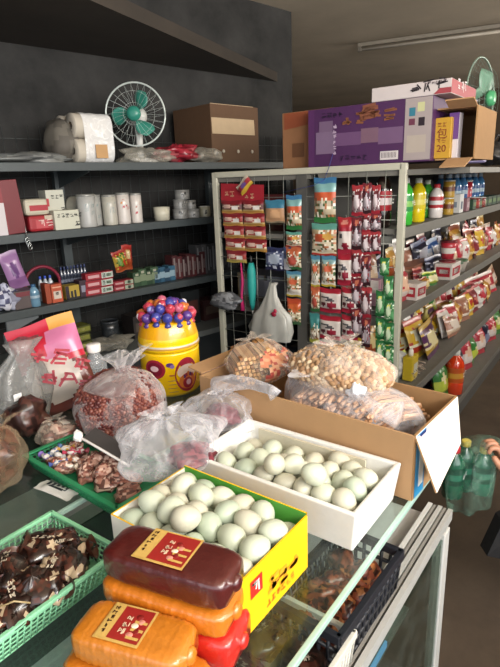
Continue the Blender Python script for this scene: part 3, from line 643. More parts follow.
# stick crackers bag (left)
ck = [mat(c, .6, 0, .08) for c in ('c49a68', 'b88a58', 'cfaa7c', '8a5f3a')]
T0 = Matrix.Rotation(-.25, 4, 'X')
g = G()
for j in range(12):
    for i in range(7):
        y = (j-5.5)*.0102; z = .012+i*.0112+.006*cos(j*.6); 
        if abs(j-5.5)/7+abs(i-3)/6 > 1.1: continue
        g.box((0, y, z), (.105, .0085, .0085), ck[(i*3+j) % 4], T=T0)
pK = Vector((.115, .475, 1.005)); rzk = .95
tag(g.build('cracker_sticks', fr=Cb, loc=pK, rz=rzk), 'stacked golden cracker sticks in the bag at the box left end', 'crackers', kind='stuff')
g = G()
def kp(u, v): return gl('c8654a') if .62 < u < .9 and .2 < v < .8 and (int(u*40)+int(v*9)) % 3 else fK
fK = film('cracker_film', 'f0e0d0', .05, .5, .15, 24, .7, .2)
bag_geo(g, fK, .082, .088, .058, 31, .3, .1, .3, 56, 28, .07, .55)
pr_m = [gl('d8805a'), gl('e0a078'), gl('b84a40'), fK]
for k, f in enumerate(g.f):
    c = sum((Vector(g.v[i]) for i in f), Vector())/len(f)
    if c.y < -.012 and .02 < c.z < .095 and noise.noise(c*38) > -.12: g.mi[k] = g._i(pr_m[int((noise.noise(c*60)+.5)*2.9) % 3])
film_obj('cracker_bag', g, 'orange printed clear bag of cracker sticks, left end of the box', fr=Cb, loc=(pK.x, pK.y, pK.z-.008), rz=rzk-.3)
# small printed bag between jar and box
g = G(); bag_geo(g, film('pinkish_film', 'd8c0cc', .3, .8, .25, 25, .8, .3), .06, .06, .045, 41, .3, .3, .4, 40, 24, .12, .4); film_obj('clear_bag', g, 'crumpled pinkish plastic bag between lollipop jar and cardboard box', loc=(1.16, 1.0, .882))

# ================================================================== INSIDE THE COUNTER
bs = empty('white_basket', loc=(.495, .455, .636)); 
bpy.data.objects.remove(bs)
t = lattice_basket('plastic_basket', 'white slotted basket of dark packs under the glass beside the aisle edge', 'basket', .37, .28, .10, 'd8d6cc', (.495, .458, .63), 0, n=(30, 22), rows=1, bar=.0034, flare=.008, frame=.006)
for k in range(12):
    g = G(); lump(g, (0, 0, 0), (.052, .042, .024), brown[:5]+[gl('5a2a20')], k+71, 22, 14, .22); g.glyph((-.02, -.01, .0285), (1, 0, 0), (0, 1, 0), .014, 3, mat('a89a8c'), seed=k)
    x, y = .36+.09*(k % 4), .375+.085*(k//4); tag(g.build('snack_pack', loc=(x, y, .675), rz=k*1.3), f'dark vacuum packed snack under the glass, {ORD[k//4]} row back, {ORD[k%4]} from the near end', 'snack', 'dark packs in the white basket under the glass')
t = lattice_basket('plastic_crate', 'black lattice crate of reddish packs standing on the white deck', 'crate', .245, .125, .125, '23252c', (.775, .385, .63), -.03, n=(13, 7), rows=4, bar=.0042, flare=.010, frame=.008)
for k in range(8):
    g = G(); lump(g, (0, 0, 0), (.038, .028, .026), [gl('7a3420'), gl('a85030'), gl('4a2016'), gl('c87840')], k+91, 20, 14, .22)
    tag(g.build('snack_pack', loc=(.695+.05*(k % 4), .365+.045*(k//4), .70+.012*(k % 2)), rz=k), f'reddish brown pack in the black crate, {["near","far"][k//4]} row, {ORD[k%4]} from the front', 'snack', 'packs in the black crate')
# ================================================================== WIRE PANEL RACK (gondola) AND ITS SHELVES
cream = mat('b4b2a2', .4, 0, .08); dusty = mat('6e6c66', .55, .1, .12); dustyd = mat('4c4b48', .6, 0, .15); wirem = mat('8c8f88', .4, .3, .1)
GL = 2.9; GW = .93
t = empty('shop_shelving', B, (0, 0, 0)); tag(t, 'cream metal double sided shelving with wire mesh end panel, loaded with goods', 'shelving')
for y in (.008, GW-.008):
    g = G(); g.box((0, y, .775), (.024, .028, 1.55), cream, .003); g.build('end_post', t)
g = G(); g.box((0, GW/2, 1.538), (.024, GW-.02, .026), cream, .003); g.build('top_rail', t)
g = G(); g.box((0, GW/2, .12), (.024, GW-.02, .03), cream, .003); g.build('bottom_rail', t)
g = G()
for k in range(1, 12): g.tube([(0, GW*k/12, .13), (0, GW*k/12, 1.53)], .0018, wirem, 4)
for k in range(1, 16): g.tube([(-.002, .02, .13+k*.093), (-.002, GW-.02, .13+k*.093)], .0018, wirem, 4)
g.build('wire_mesh', t)
SH = {1: 1.305, 2: .968, 3: .55, 4: .16}
for k, (z, d) in enumerate(((1.305, .34), (.968, .36), (.55, .38), (.16, .40))):
    g = G(); g.box((GL/2+.01, d/2, z-.012), (GL, d, .022), dusty); g.box((GL/2+.01, .004, z-.018), (GL, .010, .042), dusty, .002)
    g.build('shelf', t)
g = G(); g.box((GL/2, .2, .06), (GL, .36, .12), dustyd); g.build('kick_board', t)
for z in (1.26, .9, .5):
    g = G(); g.box((1.45, GW-.2, z), (GL, .36, .02), dusty); g.build('shelf', t)
g = G(); g.box((GL/2, GW/2+.2, 1.515), (GL, GW-.42, .02), dusty); g.box((GL/2, .07, 1.515), (GL, .60, .02), dusty); g.build('top_shelf', t)
g = G(); g.box((GL/2+.02, .46, .8), (GL, .01, 1.42), dustyd); g.build('centre_panel', t)
for x in (.01, .95, 1.9, 2.85): g = G(); g.box((x, .45, .78), (.03, .05, 1.5), dustyd); g.build('upright', t)
for z in (1.29, .95): g = G(); g.add([(.05, .06, z-.02), (.05, .44, z-.02), (.05, .44, z-.12), (.05, .06, z-.05)], [(0, 1, 2, 3)], mat('9a9b92')); g.build('bracket', t)

def spanx(fr, a, b, ytop, yl, zs):     # pixel span -> extent along the shelf, and height above it
    p = fr.cut(a, ytop, 1, yl); q = fr.cut(b, ytop, 1, yl); return (p.x+q.x)/2, abs(q.x-p.x), (p.z+q.z)/2-zs
def bottle(name, label, cat, fr, x, y, z, r, h, body, capc, lab, bands=None, n=20, glyph=0, clear=False, group=None):
    t = empty(name, fr, (x, y, z)); tag(t, label, cat, group); g = G()
    bm_ = mat(body, .12, 0, .08, 30, spec=.8, coat=.5)
    g.lathe([(r*.8, 0), (r, h*.03), (r, h*.30), (r*.93, h*.36), (r, h*.42), (r, h*.66), (r*.85, h*.76), (r*.45, h*.87), (r*.38, h*.90)], bm_, n); g.build('bottle_body', t)
    g = G(); g.lathe([(r*.42, h*.89), (r*.45, h*.90), (r*.45, h*.99), (r*.38, h)], mat(capc, .4), 14); g.build('cap', t)
    g = G(); L1 = gl(lab); L2 = gl(bands or 'e8e8e0'); g.lathe([(r*1.01, h*.30), (r*1.02, h*.31, L1), (r*1.02, h*.40, L1), (r*1.025, h*.41, L2), (r*1.02, h*.52, L2), (r*1.02, h*.53, L1), (r*1.02, h*.64, L1)], L1, n, cap=False)
    if glyph: g.glyph((-r*.5, -r*1.03, h*.42), (1, 0, 0), (0, 0, 1), r*.6, 2, mat('f4f4f0'), seed=glyph)
    g.build('wrap_label', t); return t
def can(name, label, cat, fr, x, y, z, r, h, c1, c2, c3='d8d8d4', lid='c4c4c0', group=None, seed=1, parts=True, marks=None):
    t = empty(name, fr, (x, y, z)); tag(t, label, cat, group); g = G(); a, b, c = gl(c1), gl(c2), gl(c3)
    g.lathe([(r*.97, 0), (r, h*.02, c), (r, h*.12, a), (r, h*.35, a), (r, h*.37, b), (r, h*.62, b), (r, h*.64, a), (r, h*.93, a)], a, 24)
    if marks:
        rr = random.Random(seed)
        for k in range(5):
            an = -pi/2+rr.uniform(-.7, .5); zz = h*rr.uniform(.3, .75); s_ = r*rr.uniform(.12, .34)
            g.add([(cos(an+q/ r*s_*.0+dx/r)*r*1.012, sin(an+dx/r)*r*1.012, zz+dz) for q, dx, dz in ((0, -s_, -s_), (0, s_*.7, -s_*.6), (0, s_, s_), (0, -s_*.6, s_*.9))], [(0, 1, 2, 3)], gl(marks[k % len(marks)]))
    g.build('can_body', t); g = G(); l_ = mat(lid, .35, .2); g.lathe([(r*1.02, h*.93), (r*1.03, h*.94), (r*1.03, h*.985), (r*.9, h), (r*.9, h*.985)], l_, 24); g.build('lid', t); return t
def carton(name, label, cat, fr, c, d, base, patches=(), rz=0, rot=None, group=None, bev=.0015, glyphs=()):
    g = G(); x, y, z = d[0]/2, d[1]/2, d[2]; g.box((0, 0, z/2), d, pr(base), bev)
    for (f, u0, v0, u1, v1, m_) in patches:     # f: front(-y) / left(-x) / right(+x) / top
        e = .0008; m_ = pr(m_) if isinstance(m_, str) else m_
        if f == 'f': q = [(-x+2*x*u0, -y-e, z*v0), (-x+2*x*u1, -y-e, z*v0), (-x+2*x*u1, -y-e, z*v1), (-x+2*x*u0, -y-e, z*v1)]
        elif f == 'l': q = [(-x-e, y-2*y*u0, z*v0), (-x-e, y-2*y*u1, z*v0), (-x-e, y-2*y*u1, z*v1), (-x-e, y-2*y*u0, z*v1)]
        elif f == 'r': q = [(x+e, -y+2*y*u0, z*v0), (x+e, -y+2*y*u1, z*v0), (x+e, -y+2*y*u1, z*v1), (x+e, -y+2*y*u0, z*v1)]
        else: q = [(-x+2*x*u0, -y+2*y*v0, z+e), (-x+2*x*u1, -y+2*y*v0, z+e), (-x+2*x*u1, -y+2*y*v1, z+e), (-x+2*x*u0, -y+2*y*v1, z+e)]
        g.quad(q, m_)
    for (f, u, v, s, n_, m_, sd) in glyphs:
        if f == 'f': g.glyph((-x+2*x*u, -y-.0014, z*v), (1, 0, 0), (0, 0, 1), s, n_, pr(m_), seed=sd)
        elif f == 'l': g.glyph((-x-.0014, y-2*y*u, z*v), (0, -1, 0), (0, 0, 1), s, n_, pr(m_), seed=sd)
    o = g.build(name, fr=fr, loc=c, rz=rz, rot=rot); return tag(o, label, cat, group)
def pouch(name, label, cat, fr, c, w, h, t_, bands, blob=None, speck=None, rz=0, rot=None, seed=0, group=None, nx=10, nz=14):
    g = G(); pouch_into(g, w, h, t_, band_paint(bands, blob, seed, speck), nx, nz, None, seed); return tag(g.build(name, fr=fr, loc=c, rz=rz, rot=rot), label, cat, group)

# ---------------- shelf 1 (drinks)
S1 = [('bottle', 406, 14, 178, .055, '3fae3c', 'e8e8e4', '2f9e4a', '88d060', 'green drink bottle with white cap, first by the cream post'),
      ('bottle', 419, 13, 178, .055, 'e0c81c', 'e8e6da', 'e8d020', 'f0e060', 'yellow drink bottle with white cap between two green bottles'),
      ('bottle', 428, 9, 180, .10, '4fb83c', 'd8e0d0', '2f8e3a', 'a0d878', 'slim green drink bottle right behind the yellow one'),
      ('bottle', 437, 13, 184, .05, 'e4dcd8', 'c02a34', 'c83038', 'f0ecec', 'white drink bottle with red cap and red splash label')]
x, w_, h = spanx(B, 380, 397, 178, .09, SH[1]); 
bottle('drink_bottle', 'dark cola bottle with red label standing behind the wire mesh', 'bottle', B, .045, .105, SH[1], .036, .225, '1a0f0c', 'b82028', 'b81c28', 'e8d8d8', glyph=5)
for k, (kd, px, pw, yt, yl, body, capc, lab, bd, lb) in enumerate(S1):
    x, w_, h = spanx(B, px-pw/2, px+pw/2, yt, yl, SH[1]); bottle('drink_bottle', lb, 'bottle', B, x, yl, SH[1], .033 if pw > 10 else .028, h, body, capc, lab, bd, glyph=k+3)
x, w_, h = spanx(B, 445, 454, 180, .06, SH[1])
for q, nm in ((0, 'lower'), (1, 'upper')): can('drink_can', f'slim gold drink can, {nm} of two stacked on the drinks shelf', 'can', B, x, .06, SH[1]+q*h/2, .029, h/2-.001, 'c89a2c', '7a3a1c', 'e0c060', seed=q, marks=['e8d8a0', '7a2018'])
x, w_, h = spanx(B, 453, 462, 194, .05, SH[1]); carton('milk_carton', 'small white carton with dark figure beside the stacked gold cans', 'carton', B, (x, .05, SH[1]), (.075, .05, h), 'dcdcd8', [('f', .3, .2, .7, .6, '50607a'), ('l', .3, .3, .7, .6, '8090a0')])
x, w_, h = spanx(B, 461, 467, 198, .05, SH[1]); carton('snack_box', 'narrow dull pink box right of the small white carton', 'box', B, (x, .05, SH[1]), (.06, .05, h), '9a6a74', [('f', .1, .3, .9, .7, 'c0a0a8')])
x, w_, h = spanx(B, 463, 471, 180, .14, SH[1]); can('drink_can', 'tall red can rising behind the dull pink box', 'can', B, x, .14, SH[1], .034, h, 'b81c2c', 'd8404c', seed=4, marks=['f0d8d8'])
for q, px in enumerate((474, 480)):
    x, w_, h = spanx(B, px-4, px+4, 197, .05, SH[1]); can('drink_can', f'{["left","right"][q]} of the two short red and brown cans near the blue bottles', 'can', B, x, .05, SH[1], .034, h, '8a3028', 'c04038', seed=q+9, marks=['e8d0c8', 'f0e8e0'])
for q in range(12):
    px = 470+q*4; x, w_, h = spanx(B, px-3, px+3, 186, .20 if q % 2 else .14, SH[1]); x = 1.15+.075*q
    bottle('water_bottle', f'blue water bottle at the far end of the drinks shelf, {ORD[q]} along', 'bottle', B, x, .22 if q % 2 else .15, SH[1], .030, .20, '4a80b0', 'c8d8e4', '2f62a8', 'b8d0e0', n=12, group='blue water bottles at the far end')
for q in range(6): carton('snack_box', f'dark green low box in front of the blue water bottles, {ORD[q]} along', 'box', B, (1.28+.13*q, .07, SH[1]), (.11, .08, .055), ['2c5038', '3a4a3a'][q % 2], [('f', .1, .3, .9, .7, '6a8a50')])

# ---------------- shelves 2-4: packs
pal = [('c8283a', 'e8d8d0', 'f0c0a0'), ('8a1c2c', 'd87060', 'f0d8c8'), ('e0d8d0', 'c02030', 'f0f0e8'), ('2c2a40', '8088a8', 'd8d8e8'), ('2a5ca8', 'c8d8f0', 'e8e8f0'), ('d89830', 'a84a20', 'f0d890'), ('5a2a5a', 'c8a030', 'e8d8a0'), ('3a8a3a', 'c8d840', 'f0e8b0'), ('e8b820', 'c83820', 'f0f0d0'), ('a86a50', 'e0c0a0', 'f0e0d0')]
cn = ['red', 'maroon', 'white and red', 'dark grey', 'blue', 'amber', 'purple', 'green', 'yellow', 'tan']
def pack(sn, px0, px1, yt, yl, ci, name='snack_bag', tilt=-.2, extra='', kind='pouch', sd=0, zs=None, h=None, lab=None, cat='snack'):
    zs = SH[sn] if zs is None else zs
    x, w_, hh = spanx(B, px0, px1, yt, yl, zs); h = h or max(.06, hh); a, b, c = pal[ci]; shelf = {1: 'drinks shelf', 2: 'second shelf', 3: 'third shelf', 4: 'bottom shelf'}[sn]
    l = lab or f'{cn[ci]} {extra} snack bag on the {shelf}'.replace('  ', ' ')
    if kind == 'pouch': return pouch(name, l, cat, B, (x, yl, zs+.002), max(w_, .05), h, .05, [(.12, gl(a)), (.3, gl(b)), (.34, gl(c)), (.86, gl(a)), (1, gl(b))], [(.5, .55, .33, .2, gl(c)), (.5, .52, .2, .12, gl(b))], rot=(tilt, R.uniform(-.12, .12), R.uniform(-.25, .1)), seed=sd, speck=(.12, [gl(c), gl(b)], .2, .8))
    return carton(name, l, cat, B, (x, yl, zs), (max(w_, .03), .09, h), a, [('f', .08, .25, .92, .75, b), ('f', .25, .35, .75, .65, c), ('l', .1, .2, .9, .8, b), ('l', .3, .4, .8, .65, c)], rz=R.uniform(-.1, .1))
k = 0
# shelf 2, from the post along
for (a, b, yt, yl, ci, kd, ex) in ((401, 409, 268, .06, 0, 'pouch', 'upright glossy'), (409, 416, 282, .05, 2, 'box', 'slim'), (415, 424, 268, .12, 1, 'pouch', 'leaning'), (421, 428, 278, .05, 5, 'pouch', 'small'), (427, 435, 272, .06, 7, 'pouch', 'striped'), (404, 424, 262, .22, 9, 'box', 'wide back'), (432, 441, 256, .12, 3, 'pouch', 'dark shiny'), (417, 432, 240, .24, 3, 'pouch', 'silvery tall'), (432, 442, 238, .22, 4, 'pouch', 'tall standing'), (441, 450, 232, .28, 6, 'pouch', 'back row'),
        (444, 452, 262, .05, 2, 'box', 'stacked'), (455, 464, 225, .20, 5, 'pouch', 'tall gold'), (463, 474, 236, .10, 9, 'pouch', 'round cake'), (472, 482, 228, .12, 1, 'pouch', 'pinkish patterned'), (478, 490, 226, .16, 9, 'pouch', 'tall patterned'), (486, 497, 240, .12, 0, 'pouch', 'sagging'), (492, 500, 236, .20, 8, 'pouch', 'far leaning')):
    k += 1; pack(2, a, b, yt, yl, ci, kind=kd, extra=ex, sd=k, name='snack_box' if kd == 'box' else 'snack_bag', cat='box' if kd == 'box' else 'snack', lab=f'{ex} {cn[ci]} {"box" if kd == "box" else "snack bag"}, {ORD[min(k-1, 9)] if k < 11 else ORD[k-11]+" beyond noodle cups"} on second shelf')
for q, (px, yt, hh, zs) in enumerate(((448, 265, .10, .968), (449, 250, .10, 1.07))):
    x, w_, h = spanx(B, px-5, px+5, yt, .05, .968); t = empty('noodle_cup', B, (x, .055, zs)); tag(t, f'red and white noodle cup, {["lower","upper"][q]} of two stacked on the second shelf', 'cup')
    g = G(); g.lathe([(.030, 0), (.033, .03, gl('c82838')), (.038, .06, gl('e8e4dc')), (.041, .09, gl('c82838'))], gl('e4dcd4'), 20); g.build('paper_cup', t); g = G(); g.lathe([(.043, .088), (.044, .093), (.043, .096)], gl('7a2028'), 20); g.build('lid', t)
for q in range(3):
    x = .90+.10*q; t = empty('noodle_tub', B, (x, .06, .968)); tag(t, f'low round white tub with green lid on the second shelf, {ORD[q]} along', 'tub'); g = G(); g.lathe([(.042, 0), (.052, .055), (.053, .06)], gl('c4bcb0'), 20); g.build('tub', t); g = G(); g.lathe([(.055, .058), (.056, .068), (.05, .07)], gl('3c6a44'), 20); g.build('lid', t)
# silver lids and dense filler rows on shelf 2
for q in range(22):
    ci = [1, 0, 9, 3, 5, 2, 9, 1][q % 8]; a, b, c = pal[ci]; x = .12+.125*q; y = .27+.02*(q % 2)
    pouch('snack_bag', f'{cn[ci]} bag at the back of second shelf, {ORD[q%14]} in its {"near" if q<14 else "far"} half', 'snack', B, (x, y, .97), .12, .15+.03*(q % 3), .045, [(.15, gl(a)), (.5, gl(b)), (.9, gl(a)), (1, gl(c))], [(.5, .55, .2, .12, gl(c))], rot=(-.1, 0, R.uniform(-.3, .2)), seed=q+200, nx=8, nz=10)
for q in range(12):
    ci = [9, 0, 2, 5, 1, 8][q % 6]; a, b, c = pal[ci]; x = 1.1+.14*q
    pouch('snack_bag', f'{cn[ci]} bag in front row of second shelf, {ORD[q]} past the tubs', 'snack', B, (x, .09, .97), .12, .15+.03*(q % 2), .05, [(.15, gl(a)), (.34, gl(c)), (.9, gl(a)), (1, gl(b))], [(.5, .55, .2, .12, gl(b))], rot=(-.15, 0, R.uniform(-.3, .2)), seed=q+300, nx=8, nz=10)
# shelf 3
S3 = [(402, 414, 330, .20, 8, 'yellow and green'), (412, 424, 316, .26, 6, 'dark purple'), (418, 430, 318, .12, 8, 'bright yellow top'), (426, 438, 308, .22, 6, 'glossy violet'), (430, 442, 322, .07, 6, 'deep purple'), (436, 447, 312, .16, 8, 'yellow printed'), (446, 458, 300, .20, 5, 'orange'), (450, 462, 314, .07, 9, 'pinkish'), (458, 468, 300, .14, 7, 'leafy green'), (466, 476, 292, .14, 0, 'red and green'), (402, 411, 352, .10, 7, 'crinkled green'), (470, 482, 282, .20, 2, 'crinkled pale'), (480, 492, 274, .16, 0, 'shiny scarlet'), (488, 500, 270, .16, 9, 'brown patterned')]
for q, (a, b, yt, yl, ci, ex) in enumerate(S3): pack(3, a, b, yt, yl, ci, sd=q+20, tilt=-.35, lab=f'{ex} bag on the third shelf, {ORD[q]} along')
for q in range(20):
    ci = [6, 8, 5, 7, 9, 0, 2][q % 7]; a, b, c = pal[ci]
    pouch('snack_bag', f'{cn[ci]} bag at the back of third shelf, {ORD[q%14]} in its {"near" if q<14 else "far"} half', 'snack', B, (.15+.13*q, .27, .555), .15, .2+.03*(q % 3), .06, [(.15, gl(a)), (.5, gl(b)), (.9, gl(a)), (1, gl(c))], [(.5, .55, .2, .12, gl(c))], rot=(-.25, 0, R.uniform(-.3, .2)), seed=q+400, nx=8, nz=10)
for q in range(9):
    ci = [2, 0, 5, 9, 8, 1][q % 6]; a, b, c = pal[ci]
    pouch('snack_bag', f'{cn[ci]} bag at edge of third shelf, {ORD[q]} beyond the pinkish one', 'snack', B, (1.15+.14*q, .10, .555), .14, .17, .06, [(.15, gl(a)), (.34, gl(c)), (.9, gl(a)), (1, gl(b))], [(.5, .55, .2, .12, gl(b))], rot=(-.3, 0, R.uniform(-.3, .2)), seed=q+500, nx=8, nz=10)
x, w_, h = spanx(B, 404, 421, 358, .05, .55)
t = empty('spray_box', B, (x, .06, .552)); tag(t, 'yellow square bottle with white nozzle at the near end of third shelf', 'bottle')
g = G(); g.box((0, 0, .06), (.085, .05, .12), gl('e0c020'), .006); g.box((0, -.0262, .06), (.05, .001, .05), gl('d8d8c8')); g.build('bottle_body', t); g = G(); g.lathe([(.012, .12), (.012, .14), (.008, .152)], mat('e8e4dc'), 12); g.build('nozzle', t)
x, w_, h = spanx(B, 409, 424, 342, .20, .55); t = empty('syrup_bottle', B, (x, .16, .552)); tag(t, 'square shouldered bottle of brown liquor standing behind the yellow bottle', 'bottle'); g = G(); g.box((0, 0, .08), (.09, .06, .16), gl('7a5548'), .01); g.build('bottle_body', t); g = G(); g.lathe([(.030, .155), (.012, .20), (.012, .23)], gl('b8a850'), 12); g.build('cap', t)
g = G(); lump(g, (0, 0, .06), (.085, .06, .06), [mat('d8d8d6', .35), mat('c8c8c8', .35)], 6, 24, 16, .15); tag(g.build('white_pack', fr=B, loc=(.36, .13, .552)), 'rounded white wrapped pack lying on the third shelf', 'pack')
g = G(); r = random.Random(5)
for q in range(28): a = r.uniform(-.5, .5); g.tube([(-.10+.007*q, -.03, .004+r.uniform(0, .05)), (-.09+.007*q+a*.05, .09, .02+r.uniform(0, .06))], .0025, mat(['9a8a78', '6a5a50', 'b8a898'][q % 3]), 4)
tag(g.build('skewer_bundle', fr=B, loc=(.42, .06, .552)), 'loose bundle of thin brownish sticks in front of the white wrapped pack', 'sticks', kind='stuff')
# bottom shelf
bottle('drink_bottle', 'big orange drink bottle at the near end of the bottom shelf', 'bottle', B, *(lambda s: (s[0], .06))(spanx(B, 446, 462, 372, .06, .16)), .162, .058, .29, 'd8401c', 'c8c8c0', 'd8581c', 'e8a030', glyph=31)
bottle('drink_bottle', 'second orange bottle standing right behind the big orange one', 'bottle', B, *(lambda s: (s[0]+.06, .17))(spanx(B, 446, 462, 372, .06, .16)), .162, .055, .28, 'c8381c', 'b8b8b0', 'd8581c', 'e8c030', glyph=32)
for q in range(17):
    ci = [7, 3, 0, 6, 3, 9, 0, 3][q % 8]; a, b, c = pal[ci]
    pouch('snack_bag', f'{cn[ci]} snack bag on the bottom shelf, {ORD[q//2]} along in the {["front","back"][q%2]} row', 'snack', B, (1.10+.10*q-(.0), .09 if q % 2 == 0 else .22, .165), .15, .24-.02*(q % 3), .07, [(.15, gl(a)), (.5, gl(b)), (.9, gl(a)), (1, gl(c))], [(.5, .55, .2, .12, gl(c))], rot=(-.22, 0, R.uniform(-.4, .2)), seed=q+600, nx=8, nz=10)

# ---------------- things on top of the rack (z 1.55)
ZT = 1.5515
def panel(px0, px1, py0, py1, X): p = B.cut(px0, py0, 0, X); q = B.cut(px1, py1, 0, X); return (p.y+q.y)/2, abs(p.y-q.y), (p.z+q.z)/2, abs(p.z-q.z), min(p.z, q.z)
p = B.cut(308, 167, 0, -.01); q = B.cut(430, 158, 0, -.01); yc = (p.y+q.y)/2; wb = p.y-q.y; hb = B.cut(360, 104, 0, -.01).z-ZT
pu = pr('6c2f78'); 
t = empty('purple_carton', B, (.165, yc, ZT), rz=-pi/2); tag(t, 'large purple printed carton on top of the wire rack', 'box')
g = G(); g.box((0, 0, hb/2), (wb, .34, hb), pr('4c2256'), .002); g.build('carton_body', t)
g = G(); X = wb/2; yy = -.1708
def Q(u0, v0, u1, v1, c, e=0): g.quad([(-X+2*X*u0, yy-e, hb*v0), (-X+2*X*u1, yy-e, hb*v0), (-X+2*X*u1, yy-e, hb*v1), (-X+2*X*u0, yy-e, hb*v1)], pr(c))
Q(.0, 0, .055, 1, '56265f'); Q(.80, .03, .995, .995, 'a89a98', .0003); Q(.83, .72, .875, .85, '2a7a94', .0006); Q(.89, .78, .94, .92, 'c8c890', .0006); Q(.83, .58, .875, .68, '703048', .0006); Q(.90, .56, .945, .69, '2a1c28', .0006); Q(.82, .15, .96, .42, 'b4a69a', .0006)
Q(.07, .22, .24, .60, '7c6284', .0004); Q(.24, .34, .46, .56, '6c4674', .0005); Q(.46, .36, .60, .60, '7c586e', .0006); Q(.60, .32, .79, .58, '74527a', .0005); Q(.10, .60, .22, .78, '74587a', .0006)
Q(.62, .06, .76, .20, 'd8d0d0', .0006)
for k in range(11): Q(.63+.011*k, .09, .634+.011*k, .18, '302030', .0010)
g.glyph((-X+2*X*.29, yy-.001, hb*.68), (1, 0, 0), (0, 0, 1), .052, 4, pr('8c5030'), seed=7, bold=.14); g.glyph((-X+2*X*.46, yy-.001, hb*.64), (1, 0, 0), (0, 0, 1), .075, 1, pr('8a4c34'), seed=17, bold=.2)
g.glyph((-X+2*X*.12, yy-.001, hb*.82), (1, 0, 0), (0, 0, 1), .022, 4, pr('2a1436'), seed=12); g.glyph((-X+2*X*.28, yy-.001, hb*.08), (1, 0, 0), (0, 0, 1), .022, 5, pr('30163e'), seed=13)
for k in range(6): g.glyph((-X+2*X*.225, yy-.001, hb*(.2+.09*k)), (1, 0, 0), (0, 0, 1), .014, 1, pr('c8b0cc'), seed=30+k, bold=.2)
g.build('printed_front', t)
# white and red carton above
p = B.cut(373, 103, 0, .02); q = B.cut(452, 98, 0, .02); zt = ZT+hb+.002; wr_ = p.y-q.y; hh = B.cut(410, 84, 0, .02).z-zt; yc2 = (p.y+q.y)/2
t = empty('white_carton', B, (.175, yc2, zt), rz=-pi/2); tag(t, 'flat white carton with dark brush lettering and red end, highest on the rack', 'box')
g = G(); g.box((0, 0, hh/2), (wr_, .34, hh), pr('cfc4c2'), .002); g.build('carton_body', t)
g = G(); X = wr_/2; x_ = X+.0008; ZZ = hh
g.quad([(x_, -.17, .002), (x_, .17, .002), (x_, .17, ZZ-.002), (x_, -.17, ZZ-.002)], pr('a83a44')); g.glyph((x_+.001, -.10, ZZ*.3), (0, 1, 0), (0, 0, 1), .04, 3, pr('e0d0d0'), seed=4)
g.glyph((-X*.02, -.1712, ZZ*.22), (1, 0, .02), (.1, 0, 1), .042, 3, pr('241a20'), seed=21, bold=.10); g.glyph((X*.35, -.1712, ZZ*.72), (1, 0, 0), (0, 0, 1), .012, 6, pr('6a5a60'), seed=22)
g.quad([(X-.06, -.1712, .002), (X, -.1712, .002), (X, -.1712, .020), (X-.04, -.1712, .020)], pr('a83a44')); g.build('printed_face', t)
# open cardboard box lying on its side, mouth towards the counter, with cartons in it
yE = yc-wb/2-.006; oh = .175; ow = .135; od = .30
t = empty('cardboard_box', B, (.03, yE, ZT+.001), rz=0); tag(t, 'open cardboard box lying on its side right of the purple carton', 'box')
g = G(); g.box((od/2, -ow/2, .003), (od, ow, .005), kin); g.build('bottom_panel', t)
g = G(); g.box((od/2, -ow/2, oh), (od, ow, .005), kin); g.build('top_panel', t)
g = G(); g.box((od/2, -ow, oh/2), (od, .005, oh), kin); g.build('side_panel', t)
g = G(); g.box((od, -ow/2, oh/2), (.005, ow, oh), kin); g.build('back_panel', t)
g = G(); g.box((-.05, -ow/2-.02, 0), (.10, ow-.05, .004), kraft, T=Matrix.Translation((0, 0, .004)) @ Matrix.Rotation(-.30, 4, 'Y')); g.build('flap', t)
g = G(); g.box((-.03, -ow/2-.02, 0), (.06, ow-.04, .004), kraft, T=Matrix.Translation((0, 0, oh)) @ Matrix.Rotation(.35, 4, 'Y')); g.build('flap', t)
p = B.cut(431.5, 120, 0, .0); q = B.cut(446, 168, 0, .0)
t = empty('yellow_carton', B, (.065, (p.y+q.y)/2, ZT+.008), rz=-pi/2); tag(t, 'upright yellow carton with red writing and number beside purple carton', 'box')
wy = abs(p.y-q.y); hy_ = min(p.z-ZT, oh-.014); g = G(); g.box((0, 0, hy_/2), (wy, .06, hy_), pr('cf9a1e'), .002); g.build('carton_body', t)
text_mesh('包', wy*.62, pr('8a2a14'), 'lettering', t, (0, -.0312, hy_*.60), (pi/2, 0, 0)); text_mesh('20', wy*.55, pr('8a2a14'), 'lettering', t, (0, -.0312, hy_*.24), (pi/2, 0, 0))
g = G(); g.glyph((-wy*.3, -.0312, hy_*.38), (1, 0, 0), (0, 0, 1), wy*.25, 2, pr('9a4a18'), seed=3); g.glyph((-wy*.3, -.0312, hy_*.78), (1, 0, 0), (0, 0, 1), wy*.25, 2, pr('9a4a18'), seed=5); g.build('small_print', t)
p = B.cut(447, 122, 0, .03); q = B.cut(454, 165, 0, .03); carton('slim_carton', 'slim purple and white carton wedged right of the yellow carton', 'box', B, (.085, (p.y+q.y)/2, ZT+.008), (abs(p.y-q.y), .05, oh-.02), 'd8d0d8', [('f', 0, .42, 1, 1, '6a3a8c')], rz=-pi/2)
